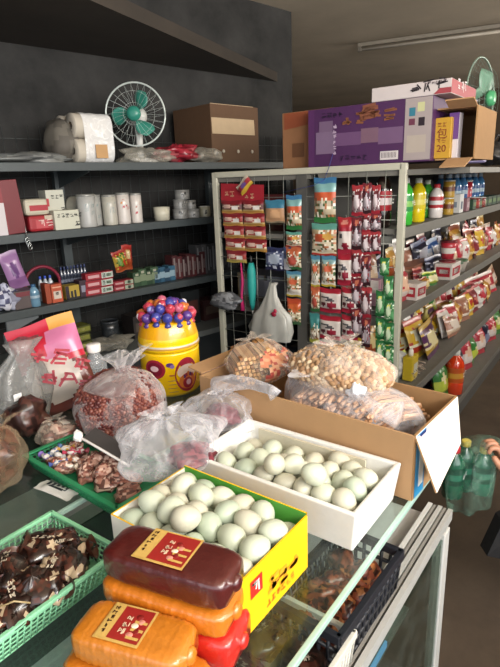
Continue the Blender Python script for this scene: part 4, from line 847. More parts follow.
# brown box to the left
p = B.cut(283, 165, 0, .05); q = B.cut(311, 110, 0, .05); t = empty('cardboard_box', B, (.20, (p.y+q.y)/2-.05, ZT), rz=-pi/2); tag(t, 'plain brown box with orange printed top, left of purple carton', 'box')
bw = abs(p.y-q.y)+.1; bh = q.z-ZT; g = G(); g.box((0, 0, bh/2), (bw, .30, bh), mat('8a6040', .75, 0, .1), .002); g.build('carton_body', t)
g = G(); g.quad([(-bw/2+.01, -.1508, bh*.7), (bw/2, -.1508, bh*.82), (bw/2, -.1508, bh*.99), (-bw/2+.01, -.1508, bh*.99)], pr('9a4a2a')); g.quad([(-bw*.3, -.1508, bh*.2), (-bw*.05, -.1508, bh*.2), (-bw*.05, -.1508, bh*.45), (-bw*.3, -.1508, bh*.45)], pr('74492c')); g.build('print_band', t)
# ---------------- fans
def fan(label, fr, loc, rz, r, tilt=0, blade='3fae94', mount=.10, cagec='c8d0cc', gsup='d8d8d4', body=None):
    t = empty('desk_fan', fr, loc, rz=rz); tag(t, label, 'fan'); z0 = mount+r; cg = mat(cagec, .3, .2)
    g = G(); g.tube([(r*cos(a*pi/20), 0, z0+r*sin(a*pi/20)) for a in range(41)], .0045, cg, 6)
    g.build('cage_rim', t)
    g = G()
    for k in range(26):
        a = 2*pi*k/26
        for s in (-1, 1): g.tube([(.03*cos(a), s*.045, z0+.03*sin(a)), (r*.6*cos(a+.15), s*.042, z0+r*.6*sin(a+.15)), (r*cos(a+.2), 0, z0+r*sin(a+.2))], .0006, cg, 3)
    for rr in (.35, .7): g.tube([(r*rr*cos(a*pi/14), -.043, z0+r*rr*sin(a*pi/14)) for a in range(29)], .0007, cg, 4)
    g.build('wire_cage', t); bm2 = mat(blade, .35, 0, .08)
    for k in range(3):
        g = G(); vs = []
        for i in range(7):
            u = i/6
            for j in range(5):
                v = j/4-.5; rr = .03+u*(r*.78-.03); aw = (.25+.75*sin(pi*min(u*.8+.12, 1)))*.62; a = 2*pi*k/3+.9+v*aw*1.6+u*.3; vs.append((cos(a)*rr, v*.035-.005, z0+sin(a)*rr))
        g.add(vs, [(i*5+j, i*5+j+1, (i+1)*5+j+1, (i+1)*5+j) for i in range(6) for j in range(4)], bm2, None, True); o = g.build('blade', t); sl = o.modifiers.new('thick', 'SOLIDIFY'); sl.thickness = .002
    g = G(); g.lathe([(.034, 0), (.036, .012), (.030, .03), (.012, .034)], mat(body or blade, .3), 24, Matrix.Translation((0, -.045, z0)) @ Matrix.Rotation(pi/2, 4, 'X') @ Matrix.Translation((0, 0, -.01))); g.build('hub', t)
    g = G(); g.ball((0, .07, z0), (.045, .06, .045), mat(gsup, .4), 16, 10); g.build('motor', t)
    g = G(); g.tube([(0, .06, z0-.03), (0, .04, mount-.01), (0, .04, .02)], [.016, .018, .02], mat(gsup, .4), 10); g.build('neck', t)
    g = G(); g.lathe([(.085, 0), (.09, .01), (.07, .022), (.03, .03)], mat(gsup, .4), 24, Matrix.Translation((0, .04, 0))); g.build('base', t); return t
# second fan on the rack (turned nearly edge-on)
p = B.cut(473, 158, 1, -.05); fan('pale green table fan seen almost edge-on at upper right', B, (p.x, -.06, ZT), -.12, .180, blade='6f9480', mount=.105, cagec='7c9084', body='4a9a6a', gsup='6a6488')
g = G(); lump(g, (0, 0, .07), (.16, .10, .075), [mat('1c1c20', .4), mat('26262a', .4), mat('141416', .4)], 3, 30, 20, .15); g.tube([(-.1, 0, .12), (-.05, -.03, .2), (.05, -.03, .19), (.08, 0, .12)], .007, mat('1a1a1c'), 6)
p = B.cut(492, 170, 1, .10); tag(g.build('shoulder_bag', fr=B, loc=(p.x+.08, .12, ZT)), 'black soft bag with handle lying on the rack at right edge', 'bag')

# ---------------- hanging goods on the wire mesh
XF = -.016
def hang(px0, py0, px1, py1, X=XF): p = B.cut(px0, py0, 0, X); q = B.cut(px1, py1, 0, X); return (p.y+q.y)/2, min(p.z, q.z), abs(p.y-q.y), abs(p.z-q.z)
def strip(name, label, packs, kinds, group=None):     # one tear-off strip = one thing, its sachets are its parts
    ys = [hang(*p_) for p_ in packs]; y0 = ys[0][0]; zt = ys[0][1]+ys[0][3]; t = empty(name, B, (XF, y0, zt), rz=-pi/2); tag(t, label, 'snack strip', group)
    for k, ((y, z, w_, h), kd) in enumerate(zip(ys, kinds)):
        bands, blob, speck = kd; g = G(); pouch_into(g, w_, h*1.02, min(.03, w_*.45), band_paint([(a, gl(c)) for a, c in bands], [(b[0], b[1], b[2], b[3], gl(b[4])) for b in blob], k+3, (speck[0], [gl(c) for c in speck[1]], speck[2], speck[3]) if speck else None), 12, 16, None, k)
        o = g.build('sachet', t); o.location = (-(y-y0), -.002*k, z-zt)
    g = G(); g.tube([(0, .004, .012), (0, .014, .0), (0, .004, -.02)], .0012, wirem, 4); g.build('hook', t); return t
spk = ['e8e0d0', 'c8784a', '7a5a38', 'f0e8d0', '4a6a3a']
BOG = ([(.10, '2f7a3a'), (.52, 'c8b898'), (.70, 'd8582c'), (.86, '7ab0b0'), (1, '3a78a8')], [], (.5, spk, .1, .55))
GOW = ([(.08, 'b83028'), (.5, 'd8c8a8'), (.82, 'b8a078'), (1, '5aa090')], [(.35, .55, .2, .14, 'c8522c'), (.7, .6, .18, .12, 'd8a040')], (.5, spk, .1, .8))
WOG = ([(.08, 'c8a82c'), (.45, 'e0d8c8'), (.75, 'b8946a'), (.88, '88b0b0'), (1, '4a88a8')], [(.55, .6, .28, .12, 'd8603a')], (.45, spk, .1, .8))
ORR = ([(.1, '38643a'), (.5, 'c8bc98'), (.8, 'd8602c'), (1, 'c84828')], [], (.45, spk, .1, .6))
CHR = ([(.16, 'b02038'), (.8, 'd8ccc4'), (1, 'b01c30')], [(.62, .34, .24, .13, '9a1c34'), (.22, .36, .12, .08, '5a1a28'), (.3, .66, .22, .05, '4a4a50'), (.55, .55, .25, .05, '4a4a50')], None)
CHT = ([(.1, 'b02038'), (.62, 'd8ccc4'), (.72, 'b01c30'), (1, 'b82830')], [(.6, .22, .24, .10, '9a1c34'), (.3, .5, .22, .04, '4a4a50'), (.5, .86, .25, .06, 'd88070')], None)
DRK = ([(.12, '3a1a22'), (.5, '8a7a80'), (.72, '4a1c28'), (1, '7a2430')], [(.5, .4, .26, .2, 'c8b8c0'), (.5, .85, .2, .08, 'c86a50')], (.3, ['3a2028', 'd0c8d0', '9a3038'], .1, .9))
DR2 = ([(.1, 'a82030'), (.5, '8c6a70'), (.8, '6a2028'), (1, 'b03038')], [(.5, .45, .25, .25, 'd0c0c4')], (.3, ['3a2028', 'e0d8d8'], .1, .9))
GRN = ([(.12, '1f6a34'), (.5, '5aa868'), (.8, '3c8a4c'), (1, '2a7a40')], [(.5, .5, .26, .24, 'c8e0b8'), (.5, .75, .15, .08, 'e0e060')], (.25, ['d8f0c8', '1f6a34'], .1, .9))
ORG = ([(.1, '2f6a3a'), (.6, 'd8ccb0'), (1, 'c8603a')], [(.5, .4, .3, .2, 'b84838')], (.4, spk, .1, .8))
strip('snack_strip', 'hanging strip of nut sachets, orange, blue and green, left of the cherry packs', [(286, 196, 302, 230), (286, 232, 302, 247), (286, 247, 302, 270), (287, 271, 302, 297), (288, 298, 302, 325)], [BOG, GOW, ORG, WOG, ORR])
strip('snack_strip', 'tall strip of nut sachets topped with blue, hanging from the rail by string', [(314, 179, 336, 223), (312, 224, 337, 256), (322, 256, 336, 287)], [BOG, GOW, WOG])
strip('snack_strip', 'narrow strip of three small nut sachets beside the cherry packs', [(311, 256, 320, 287), (311, 287, 320, 312), (310, 313, 320, 343)], [WOG, ORG, ([(.1, 'a8a83a'), (.5, 'c8bca8'), (1, '3a8a88')], [], (.4, spk, .1, .7))])
strip('cherry_strip', 'upper strip of white and red cherry candy packs hanging on the mesh', [(338, 218, 352, 254), (338, 254, 352, 286)], [CHT, CHR])
strip('cherry_strip', 'wide cherry candy strip hanging at the lower middle of the mesh', [(320, 288, 341, 314), (320, 315, 341, 341), (320, 341, 341, 362)], [CHR, CHR, CHR])
strip('cherry_strip', 'right cherry candy strip, partly behind the dark sachets', [(342, 288, 358, 314), (342, 315, 358, 341)], [CHR, CHR])
strip('sachet_strip', 'dark red sachet strip hanging right of the upper cherry packs', [(352, 186, 363, 216), (352, 218, 362, 250), (352, 250, 363, 277), (352, 278, 363, 308), (352, 308, 363, 338)], [DR2, DRK, DR2, DRK, DRK])
strip('sachet_strip', 'middle brown and pink sachet strip hanging near the cola bottle', [(363, 184, 371, 214), (362, 214, 371, 232), (362, 232, 372, 255), (362, 256, 371, 286), (362, 287, 372, 318), (363, 318, 371, 347)], [DRK, DR2, DR2, DRK, DR2, DRK])
strip('sachet_strip', 'short brown and pink sachet strip next to the cola bottle', [(372, 186, 380, 214), (371, 214, 381, 232), (372, 232, 381, 254)], [DR2, DRK, DR2])
strip('green_strip', 'left of the two green sachet strips by the cream post', [(376, 291, 385, 317), (376, 318, 385, 340), (376, 340, 385, 363)], [GRN]*3)
strip('green_strip', 'longer right green sachet strip hanging by the cream post', [(380, 258, 389, 276), (384, 276, 393, 300), (385, 300, 394, 322), (385, 322, 394, 345), (385, 345, 394, 364)], [GRN]*5)
# red card with clipped biscuits packs
y, z, w_, h = hang(221, 184, 266, 266); t = empty('snack_card', B, (XF, y, z+h), rz=-pi/2); tag(t, 'red display card holding rows of small snack packs, upper left of mesh', 'snack card')
g = G(); g.box((0, 0, -h*.13), (w_, .003, h*.24), pr('b01c2c'), T=Matrix.Rotation(.05, 4, 'Y')); g.glyph((-w_*.42, -.002, -h*.16), (1, 0, -.05), (0, 0, 1), .028, 2, pr('e0a07a'), seed=6); g.glyph((w_*.05, -.002, -h*.18), (1, 0, -.05), (0, 0, 1), .028, 2, pr('e0a07a'), seed=7)
for q in range(2): g.box((-w_*.12+q*w_*.5, -.002, -h*.235), (.022, .001, .012), pr('e4d8d0'))
g.build('header_card', t)
for rw in range(5):
    for c_ in range(2):
        if rw == 4 and c_ == 1: continue
        hh = h*.155; m0 = ('6a3a3a' if rw == 0 else 'b0403a'); g = G()
        pouch_into(g, w_*.50, hh, .022, band_paint([(.2, gl('c8b050' if rw == 4 else 'c89040')), (.34, gl('d0b070')), (.72, gl(m0)), (1, gl('8a2028'))], [(.32, .55, .22, .16, gl('d8b0a0')), (.72, .45, .14, .2, gl('e0d8d0'))], rw, (.2, [gl('e8c8a8'), gl('8a3020')], .3, .75)), 14, 10, None, rw*2+c_)
        o = g.build('snack_pack', t); o.location = (-w_*.25+w_*.50*c_+.004*rw, -.004, -h*(.36+.155*rw)-.004*c_*0)
y, z, w_, h = hang(238, 167, 258, 190, -.03); pouch('snack_pack', 'small tilted yellow and red snack pack clipped above the red card', 'snack', B, (-.034, y, z+.004), .085, .05, .02, [(.3, gl('c8a02c')), (.7, gl('a83038')), (1, gl('d8c8b0'))], [(.5, .5, .2, .2, gl('6a4a90'))], rot=(0, -.75, -pi/2), seed=3)
y, z, w_, h = hang(265, 200, 285, 223); pouch('snack_pack', 'blue topped snack pack with tan biscuit window right of the red card', 'snack', B, (XF, y, z), w_, h, .02, [(.1, gl('8a7a60')), (.62, gl('c8946a')), (1, gl('3a80a0'))], [(.55, .38, .3, .2, gl('dca878'))], rz=-pi/2, seed=4)
y, z, w_, h = hang(265, 247, 285, 271); pouch('snack_pack', 'dark blue and silver snack pack hanging below the tan biscuit pack', 'snack', B, (XF, y, z), w_, h, .02, [(.2, gl('28284a')), (.8, gl('5a6488')), (1, gl('303860'))], [(.5, .5, .3, .25, gl('a8b4c8'))], rz=-pi/2, seed=5, speck=(.3, [gl('c8d0e0'), gl('28284a')], .1, .9))
y, z, w_, h = hang(284, 247, 292, 270); pouch('snack_pack', 'small striped pack squeezed beside the dark blue and silver one', 'snack', B, (XF-.004, y, z), w_, h, .014, [(.5, gl('a8a8b0')), (1, gl('3a4a70'))], None, rz=-pi/2, seed=6)
# teal umbrella, magenta cord, grey pack, white bag
y, z, w_, h = hang(248, 262, 259, 310); t = empty('folded_umbrella', B, (-.03, y, z)); tag(t, 'folded teal umbrella hanging on the mesh below the red card', 'umbrella')
g = G(); g.tube([(0, 0, 0), (0, 0, .03), (0, 0, h*.5), (0, 0, h*.85), (0, 0, h)], [.006, .014, .022, .020, .012], mat('1f8f88', .6, 0, .15), 10); g.build('folded_canopy', t); g = G(); g.tube([(0, 0, h), (0, 0, h+.03)], .006, mat('202426')); g.tube([(0, 0, -.02), (0, 0, 0)], .004, mat('c0c0c0')); g.build('shaft', t)
y, z, w_, h = hang(241, 262, 246, 310); g = G(); g.tube([(0, 0, 0), (0, .004, h*.3), (0, -.006, h*.6), (0, 0, h)], [.012, .006, .008, .003], mat('b02060', .6), 8); tag(g.build('hanging_cord', fr=B, loc=(-.03, y, z)), 'magenta tasselled cord hanging left of the teal umbrella', 'cord')
y, z, w_, h = hang(217, 290, 243, 309); g = G(); lump(g, (0, 0, 0), (w_*.55, .03, h*.5), [mat('6a6c70', .3), mat('86888c', .3), mat('505256', .3)], 5, 24, 16, .2); tag(g.build('grey_pack', fr=B, loc=(-.05, y, z+h/2), rz=-pi/2), 'crumpled grey plastic pack pushed behind the rack post at left', 'pack')
y, z, w_, h = hang(246, 283, 294, 345, -.07); t = empty('white_carrier_bag', B, (-.05, y, z), rz=-pi/2); tag(t, 'white carrier bag with a red mark hooked on the wire mesh', 'bag')
wbm = mat('a8a8a2', .35, 0, .06); g = G(); crumple(g, wbm, [(-.012, 0, 0, w_*.40, .03), (-.01, 0, .05, w_*.47, .045), (0, 0, .12, w_*.38, .04), (0, 0, h*.6, w_*.22, .025), (0, 0, h*.8, w_*.12, .015), (0, .01, h*.97, .018, .010), (0, .02, h*1.02, .022, .012)], 5, 44, .10); g.build('bag_body', t)
g = G(); g.ball((w_*.14, -.042, h*.52), (.014, .004, .012), gl('b01c3c'), 10, 6); g.ball((w_*.17, -.040, h*.58), (.010, .004, .010), gl('c83050'), 10, 6); g.build('red_mark', t)
g = G(); g.tube([(0, -.004, 0), (.02, .0, .05), (.035, .004, .10)], .0012, mat('2a3a80'), 4); g.tube([(0, -.004, 0), (-.05, -.004, -.02), (-.2, -.004, -.045)], .0012, mat('2a3a80'), 4)
y, z, w_, h = hang(322, 170, 328, 180); tag(g.build('blue_string', fr=B, loc=(-.02, y, z), rz=-pi/2), 'thin blue string tied from the rack rail to the tall strip', 'string')
# pink carton and red block behind mesh
y, z, w_, h = hang(369, 264, 380, 284, .05); carton('snack_box', 'pink and white box seen through the mesh by the green strips', 'box', B, (.06, y, .978), (w_, .05, .11), 'd8a0b8', [('f', 0, .5, 1, 1, 'e0d4cc')], rz=-pi/2)
y, z, w_, h = hang(372, 285, 381, 315, .05); carton('snack_box', 'dark red box low behind the mesh below the pink one', 'box', B, (.10, y, .56), (w_, .05, .12), '9a1c2c', rz=-pi/2)
# goods on the rack shelves of the far (left) side, glimpsed through the mesh
for q in range(18):
    lv = q % 3; z = (1.272, .912, .512)[lv]; cA_ = ['5a3a2a', '2c2c34', '3c4a3a', '6a2a2a', '7a6a50', '28384a'][q % 6]
    carton('stock_box', f'dull stock box glimpsed through the mesh, {["upper","middle","lower"][lv]} level, {ORD[q//3]} from the left', 'box', B, (.15, .56+.058*(q//3), z), (.05, .12, .14+.03*(q % 2)), cA_, [('l', .1, .2, .9, .8, ['8a7a60', '707480', 'a05a40'][q % 3])])

# ================================================================== LEFT WALL SHELVES (colours darkened to carry the low light there)
ws = mat('3f4648', .5, .1, .15); wsd = mat('2a2e30', .55, 0, .15)
t = empty('metal_shelving', A, (0, 0, 0)); tag(t, 'long dark metal wall shelving loaded with household goods along the left wall', 'shelving')
AZ = {1: 1.612, 2: 1.325, 3: 1.003, 4: .715}; X0, X1 = -1.0, 2.12
for k in (1, 2, 3):
    g = G(); g.box(((X0+X1)/2, .18, AZ[k]-.011), (X1-X0, .36, .02), ws); g.box(((X0+X1)/2, .004, AZ[k]-.018), (X1-X0, .01, .036), ws, .002); g.build('shelf', t)
g = G(); g.box(((X0+X1)/2, .17, AZ[4]-.015), (X1-X0, .46, .03), mat('5c605f', .5, 0, .2)); g.build('shelf', t)
g = G(); g.box(((X0+X1)/2, .2, .34), (X1-X0, .36, .66), wsd); g.build('lower_cabinet', t)
for x in (-.62, .37, 1.36, 2.08):
    g = G(); g.box((x, .385, .9), (.045, .035, 1.8), ws); g.build('upright', t)
    for k in (1, 2, 3):
        g = G(); z = AZ[k]-.022; g.add([(x-.002, .37, z), (x-.002, .04, z), (x-.002, .04, z-.02), (x-.002, .37, z-.085), (x+.002, .37, z), (x+.002, .04, z), (x+.002, .04, z-.02), (x+.002, .37, z-.085)], [(0, 1, 2, 3), (7, 6, 5, 4), (0, 4, 5, 1), (1, 5, 6, 2), (2, 6, 7, 3)], ws); g.build('bracket', t)
g = G()
for k in range(52): g.tube([(X0+.06*k, .40, .7), (X0+.06*k, .40, 1.8)], .0014, mat('4a4f4f', .4, .3), 4)
for k in range(12): g.tube([(X0, .402, .75+.09*k), (X1, .402, .75+.09*k)], .0014, mat('4a4f4f', .4, .3), 4)
g.build('wire_mesh', t)
# bracket arm at far left (pale)
g = G()
for z, L in ((.965, .30), (.905, .30)):
    p = A.cut(18, 325 if z > .93 else 350, 1, .0); g.add([(p.x-.04, .02, z-.06), (p.x-.04, .02, z), (p.x+.10, .02, z+.0), (p.x+.10, .02, z-.012), (p.x-.04, .035, z-.06), (p.x-.04, .035, z), (p.x+.10, .035, z), (p.x+.10, .035, z-.012)], [(0, 3, 2, 1), (4, 5, 6, 7), (1, 2, 6, 5), (0, 4, 7, 3), (2, 3, 7, 6)], mat('62676a', .4))
o_ = g.build('loose_bracket', t)
def aspan(a, b, yt, yl, sh): return spanx(A, a, b, yt, yl, AZ[sh])
# --- top shelf
x, w_, h = aspan(82, 110, 116, .06, 1); t = empty('paper_roll_pack', A, (A.cut(80, 160, 1, .05).x-.0, .16, AZ[1]), rz=0); tag(t, 'film wrapped pack of four big toilet rolls on the top wall shelf', 'toilet paper')
for i in range(2):
    for j in range(2):
        g = G(); rl = mat('b8b0a2', .85, 0, .05); T = Matrix.Translation((.0, -.055+.11*i, .055+.108*j)) @ Matrix.Rotation(pi/2, 4, 'Y'); g.lathe([(.018, 0), (.053, 0), (.054, .004), (.054, .16), (.053, .164), (.018, .164)], rl, 24, T, cap=False); g.lathe([(.018, 0, mat('6a5c4c')), (.018, .164, mat('6a5c4c'))], mat('6a5c4c'), 12, T, cap=False); g.build('paper_roll', t)
g = G()
vs = []
pf = film('pack_film', 'f4f4f4', .6, .95, .25, 30, .8, .3)
for i in range(13):
    for j in range(28):
        a = 2*pi*j/28; cx_ = (abs(cos(a))**.45)*(1 if cos(a) > 0 else -1); cz = (abs(sin(a))**.45)*(1 if sin(a) > 0 else -1); s = 1.03+.02*noise.noise(Vector((i*.6, cx_*3, cz*3))); vs.append((.035+.145*i/12, cx_*.11*s, .108+cz*.110*s))
g.add(vs, [(i*28+j, i*28+(j+1) % 28, (i+1)*28+(j+1) % 28, (i+1)*28+j) for i in range(12) for j in range(28)], pf, None, True)
g.add([vs[12*28+j] for j in range(28)], [tuple(range(28))], pf); g.box((.11, -.118, .05), (.06, .002, .06), mat('b08858', .5)); g.build('plastic_wrap', t)
g = G(); lump(g, (0, 0, .10), (.075, .12, .10), [mat('6a655c', .7), mat('5a554e', .7)], 5, 22, 16, .1); tag(g.build('wrapped_bundle', fr=A, loc=(A.cut(58, 155, 1, .25).x+.0, .20, AZ[1])), 'dim grey wrapped bundle left behind the toilet roll pack', 'bundle')
g = G(); lump(g, (0, 0, .02), (.22, .08, .022), [mat('7a7c7a', .3), mat('5c5e5e', .3)], 9, 30, 12, .3); tag(g.build('plastic_sheet', fr=A, loc=(A.cut(22, 160, 1, .12).x, .14, AZ[1])), 'flattened grey plastic on the far left of the top wall shelf', 'plastic')
p = A.cut(140, 165, 1, .14); f_ = fan('table fan with round white cage and mint green blades on top wall shelf', A, (p.x, .14, AZ[1]), -.75, .148, blade='2f8070', mount=.085)
g = G(); lump(g, (0, 0, .03), (.15, .09, .04), [film('dusty_film', 'a8a498', .35, .8, .3, 20, .8, .3)], 12, 30, 14, .3); tag(g.build('plastic_bag', fr=A, loc=(A.cut(150, 165, 1, .08).x, .09, AZ[1])), 'crumpled dusty clear bag around the foot of the round fan', 'bag')
g = G(); lump(g, (0, 0, .045), (.13, .08, .045), [gl('a81c30'), gl('b82c3c'), gl('8a1626'), gl('c85a60')], 14, 30, 16, .25); tag(g.build('red_bag', fr=A, loc=(A.cut(180, 165, 1, .08).x, .10, AZ[1])), 'crumpled red plastic bag between the fan and the brown box', 'bag')
g = G(); lump(g, (0, 0, .035), (.11, .07, .038), [film('dusty_film', 'a8a498', .35, .8)], 16, 26, 14, .25); tag(g.build('plastic_bag', fr=A, loc=(A.cut(208, 166, 1, .06).x, .07, AZ[1])), 'small clear crumpled bag in front of the big brown box', 'bag')
xl = A.cut(180, 165, 1, .20).x; xr = A.cut(252, 165, 1, .20).x; hB = A.cut(214, 104, 1, .06).z-AZ[1]
pc_ = A.cut(213, 165, 1, .05); t = empty('cardboard_box', A, (pc_.x, .05, AZ[1]), rz=0); tag(t, 'large dim brown cardboard box with one pale flap folded over its side', 'box')
g = G(); kd = mat('59402c', .8, 0, .1, 30, .2); g.box((.18, .17, hB/2), (.36, .34, hB), kd, .003); g.build('carton_body', t)
g = G(); g.box((.165, -.012, hB-.075), (.32, .004, .155), mat('b09a7c', .75), T=Matrix.Translation((0, 0, 0)) @ Matrix.Rotation(-.06, 4, 'X')); g.build('flap', t)
g = G()
for q in range(3): g.ball((.08+.11*q, -.004, .06), (.010, .004, .010), mat('b8b0a0'), 10, 6)
g.build('paper_sticker', t)
# --- second shelf
carton('red_bag', 'dark red flat bag hanging at the left edge of the second wall shelf', 'bag', A, (A.cut(14, 228, 1, .04).x, .05, AZ[2]-.0), (.10, .03, .22), '7a1420', [('f', .1, .1, .3, .9, '94202c')], rot=(0, -.06, 0))
carton('white_pack', 'white and pink pack at the extreme left edge of second shelf', 'pack', A, (A.cut(0, 225, 1, .02).x, .02, AZ[2]), (.04, .05, .13), 'd0c8cc')
x, w_, h = aspan(23, 48, 197, .06, 2)
carton('tissue_pack', 'red lower tissue pack under the white tissue pack', 'pack', A, (x+.008, .09, AZ[2]), (w_*1.08, .09, .068), 'b01c28', [('f', .25, .2, .7, .75, 'c84048'), ('f', .6, .7, 1, .98, 'c8b8a0')], bev=.012, glyphs=[('f', .35, .3, .03, 2, 'e8c8c0', 3)])
carton('tissue_pack', 'white tissue pack with red stripe lying on the red pack', 'pack', A, (x-.005, .09, AZ[2]+.069), (w_, .09, .07), 'c8bfa8', [('f', .18, .28, .92, .62, 'b82030'), ('f', .9, .5, 1, .98, 'c03038')], bev=.014)
dc = 'c8c8b8'
x, w_, h = aspan(43, 61, 190, .12, 2); carton('cup_box', 'tall cream box with dark brush marks behind the low cream box', 'box', A, (x, .14, AZ[2]), (w_, .08, h), dc, [('f', .5, .15, .8, .35, '3a3a36')], glyphs=[('f', .25, .78, .018, 4, '1c1c1c', 5), ('f', .7, .4, .03, 1, '1c1c1c', 6)], rot=(0, 0, 0))
x, w_, h = aspan(50, 75, 210, .06, 2); carton('cup_box', 'low cream box with dark brush marks in front', 'box', A, (x, .06, AZ[2]), (w_, .07, h), 'ccccb8', glyphs=[('f', .1, .62, .018, 6, '1c1c1c', 8), ('f', .78, .12, .025, 1, '1c1c1c', 9)])
g = G(); g.lathe([(.015, 0), (.052, 0), (.053, .01), (.053, .06), (.052, .07), (.015, .07)], mat('b8b6a8', .7), 24, Matrix.Rotation(pi/2, 4, 'X') @ Matrix.Rotation(.6, 4, 'Y'))
x, w_, h = aspan(65, 80, 190, .20, 2); tag(g.build('paper_roll', fr=A, loc=(x, .24, AZ[2]+.087)), 'pale paper roll standing on its edge behind the cream boxes', 'roll')
for q, (a, b, yt) in enumerate(((75, 95, 194), (93, 101, 194.5), (101, 116, 194.5), (115, 129, 192.5), (129, 141, 193))):
    x, w_, h = aspan(a, b, yt, .06, 2); fl_ = q > 2; c1 = 'd8cfc8' if fl_ else ['b4b4b0', 'a8a8a4', 'bcb8aa'][q]
    can('milk_tin', ['wide white tin, first of the row of five tins', 'white tin half hidden between two wide tins', 'cream white tin in the middle of the row of five', 'white tin with red heart print, fourth in the row', 'white tin with red heart print, last in the row'][q], 'tin', A, x, .065+(.05 if q == 1 else 0), AZ[2], min(w_/2*.86, .048) if q != 1 else .04, h, c1, c1, c1, '8a8a86', seed=q, marks=(['b82028', 'c03038', 'd88a40', 'b06a50'] if fl_ else ['8a9a98', 'a0a8a4']))
x, w_, h = aspan(154, 170.5, 207, .06, 2); t = empty('white_cup', A, (x, .07, AZ[2])); tag(t, 'plain cream cup standing alone right of the tins', 'cup'); g = G(); g.lathe([(w_*.38, 0), (w_*.42, h), (w_*.39, h), (w_*.36, .006)], mat('c0bcaa', .4), 24); g.build('cup_body', t); g = G(); g.lathe([(w_*.42, h*.98), (w_*.435, h*.99), (w_*.42, h)], mat('b0ac9c'), 24, cap=False); g.build('rim', t)
for q, (a, b, yt, z0_) in enumerate(((174, 188, 209, 0), (187, 200, 209, 0), (175, 188, 195, 1), (187, 197, 195, 1), (177, 191, 180.5, 2))):
    x, w_, h = aspan(a, b, 209, .06, 2); nm = ['bottom left', 'bottom right', 'middle left', 'middle right', 'topmost'][q]
    can('food_tin', f'{nm} small grey tin of the stacked pyramid of tins', 'tin', A, x, .07, AZ[2]+z0_*h*1.005, w_/2*.85, h, '8c8c8a', '9c9c98', '747474', '9a9a98', seed=q+3, marks=['3a3a3c', 'b8b8b4'])
x, w_, h = aspan(200, 211, 206, .06, 2); can('food_tin', 'small cream patterned tin right of the grey tin pyramid', 'tin', A, x, .07, AZ[2], w_/2*.8, h, 'a8a48c', 'b0ac94', seed=4, marks=['3a3a34', '5a5a50'])
g = G(); 
p = A.cut(27, 238, 1, -.012)
for q in range(3): g.tube([(.008*cos(a*pi/6)+.003*q, -.002*q, -.012+.014*sin(a*pi/6)-.012*q) for a in range(13)], .002, mat('a8acac', .25, .8), 5)
g.tube([(0, 0, .0), (0, 0, .05)], .002, mat('a8acac', .25, .8), 5); tag(g.build('metal_clip', fr=A, loc=(p.x, -.012, p.z)), 'small wire clip hanging from the second wall shelf edge', 'clip')
# --- third shelf
pouch('wet_wipes', 'tall purple and lilac pack leaning at the left of the third wall shelf', 'pack', A, (A.cut(22, 285, 1, .10).x, .12, AZ[3]+.075), .085, .17, .03, [(.3, gl('8a5a94')), (1, gl('a878b0'))], [(.5, .5, .2, .25, gl('6a3a80'))], rot=(-.1, -.2, 0), seed=2)
g = G(); lump(g, (0, 0, .05), (.07, .05, .055), [mat('8a8ca0', .2), mat('b8bcd0', .2), mat('5a5c78', .2), mat('d8d8e4', .2)], 3, 26, 18, .25); tag(g.build('silver_bag', fr=A, loc=(A.cut(4, 305, 1, .05).x, .06, AZ[3])), 'crumpled silvery bag at the left end of the third wall shelf', 'bag')
carton('snack_box', 'dull brown carton beneath the lilac pack on the third wall shelf', 'box', A, (A.cut(24, 305, 1, .05).x, .07, AZ[3]), (.09, .09, .078), '5a4c4c', [('f', .1, .7, .9, .95, '7a2a34')])
bottle('blue_bottle', 'small pale blue bottle between brown carton and orange box', 'bottle', A, A.cut(36, 305, 1, .03).x, .03, AZ[3], .022, .10, '6a90a8', '2a5a80', '5a8aa8', 'a8c0d0', n=14)
g = G(); g.tube([(.085*cos(pi*a/16), 0, .085*sin(pi*a/16)+.06) for a in range(-2, 19)], .008, mat('7a1c34', .5), 8); tag(g.build('hair_band', fr=A, loc=(A.cut(47, 300, 1, .20).x, .22, AZ[3]+.0)), 'dark crimson loop standing behind the orange box', 'band')
for q, px in enumerate((44, 49, 54)):
    x = A.cut(px, 300, 1, .11).x; bottle('glue_bottle', f'clear bottle with blue cap behind the orange box, {ORD[q]} from left', 'bottle', A, x, .12, AZ[3], .012, .115, 'a8b0b8', '2a4ab0', '8a98a8', 'c8ccd8', n=12)
x, w_, h = aspan(50, 61, 284, .035, 3); carton('orange_box', 'upright orange box with white oval and dark figure on third wall shelf', 'box', A, (x, .05, AZ[3]), (w_, .04, h), 'c8502c', [('f', .15, .2, .85, .62, 'd8c8b8'), ('f', .35, .4, .62, .58, '2c1c1c'), ('f', .1, .8, .9, .86, 'e8b090')])
x, w_, h = aspan(44, 50, 284, .035, 3); carton('orange_box', 'second orange box, edge on, left of the white oval one', 'box', A, (x, .06, AZ[3]), (w_*.9, .05, h), 'a8401f')
x, w_, h = aspan(63, 77, 285, .06, 3); carton('candle_box', 'small yellow and black box with dark figures left of the red boxes', 'box', A, (x, .07, AZ[3]), (w_, .06, h), 'b89a2c', [('f', .0, 0, .25, 1, '2a1c2c'), ('f', .35, .15, .5, .6, '20202c'), ('f', .6, .1, .75, .65, '20202c'), ('f', .0, 0, 1, .15, '201c24')])
x, w_, h = aspan(77, 84, 280, .06, 3); carton('candle_box', 'slim dark box between the yellow box and the red stacks', 'box', A, (x, .07, AZ[3]), (w_, .06, h), '3a2434', [('f', .2, .3, .8, .7, '8a8aa0')])
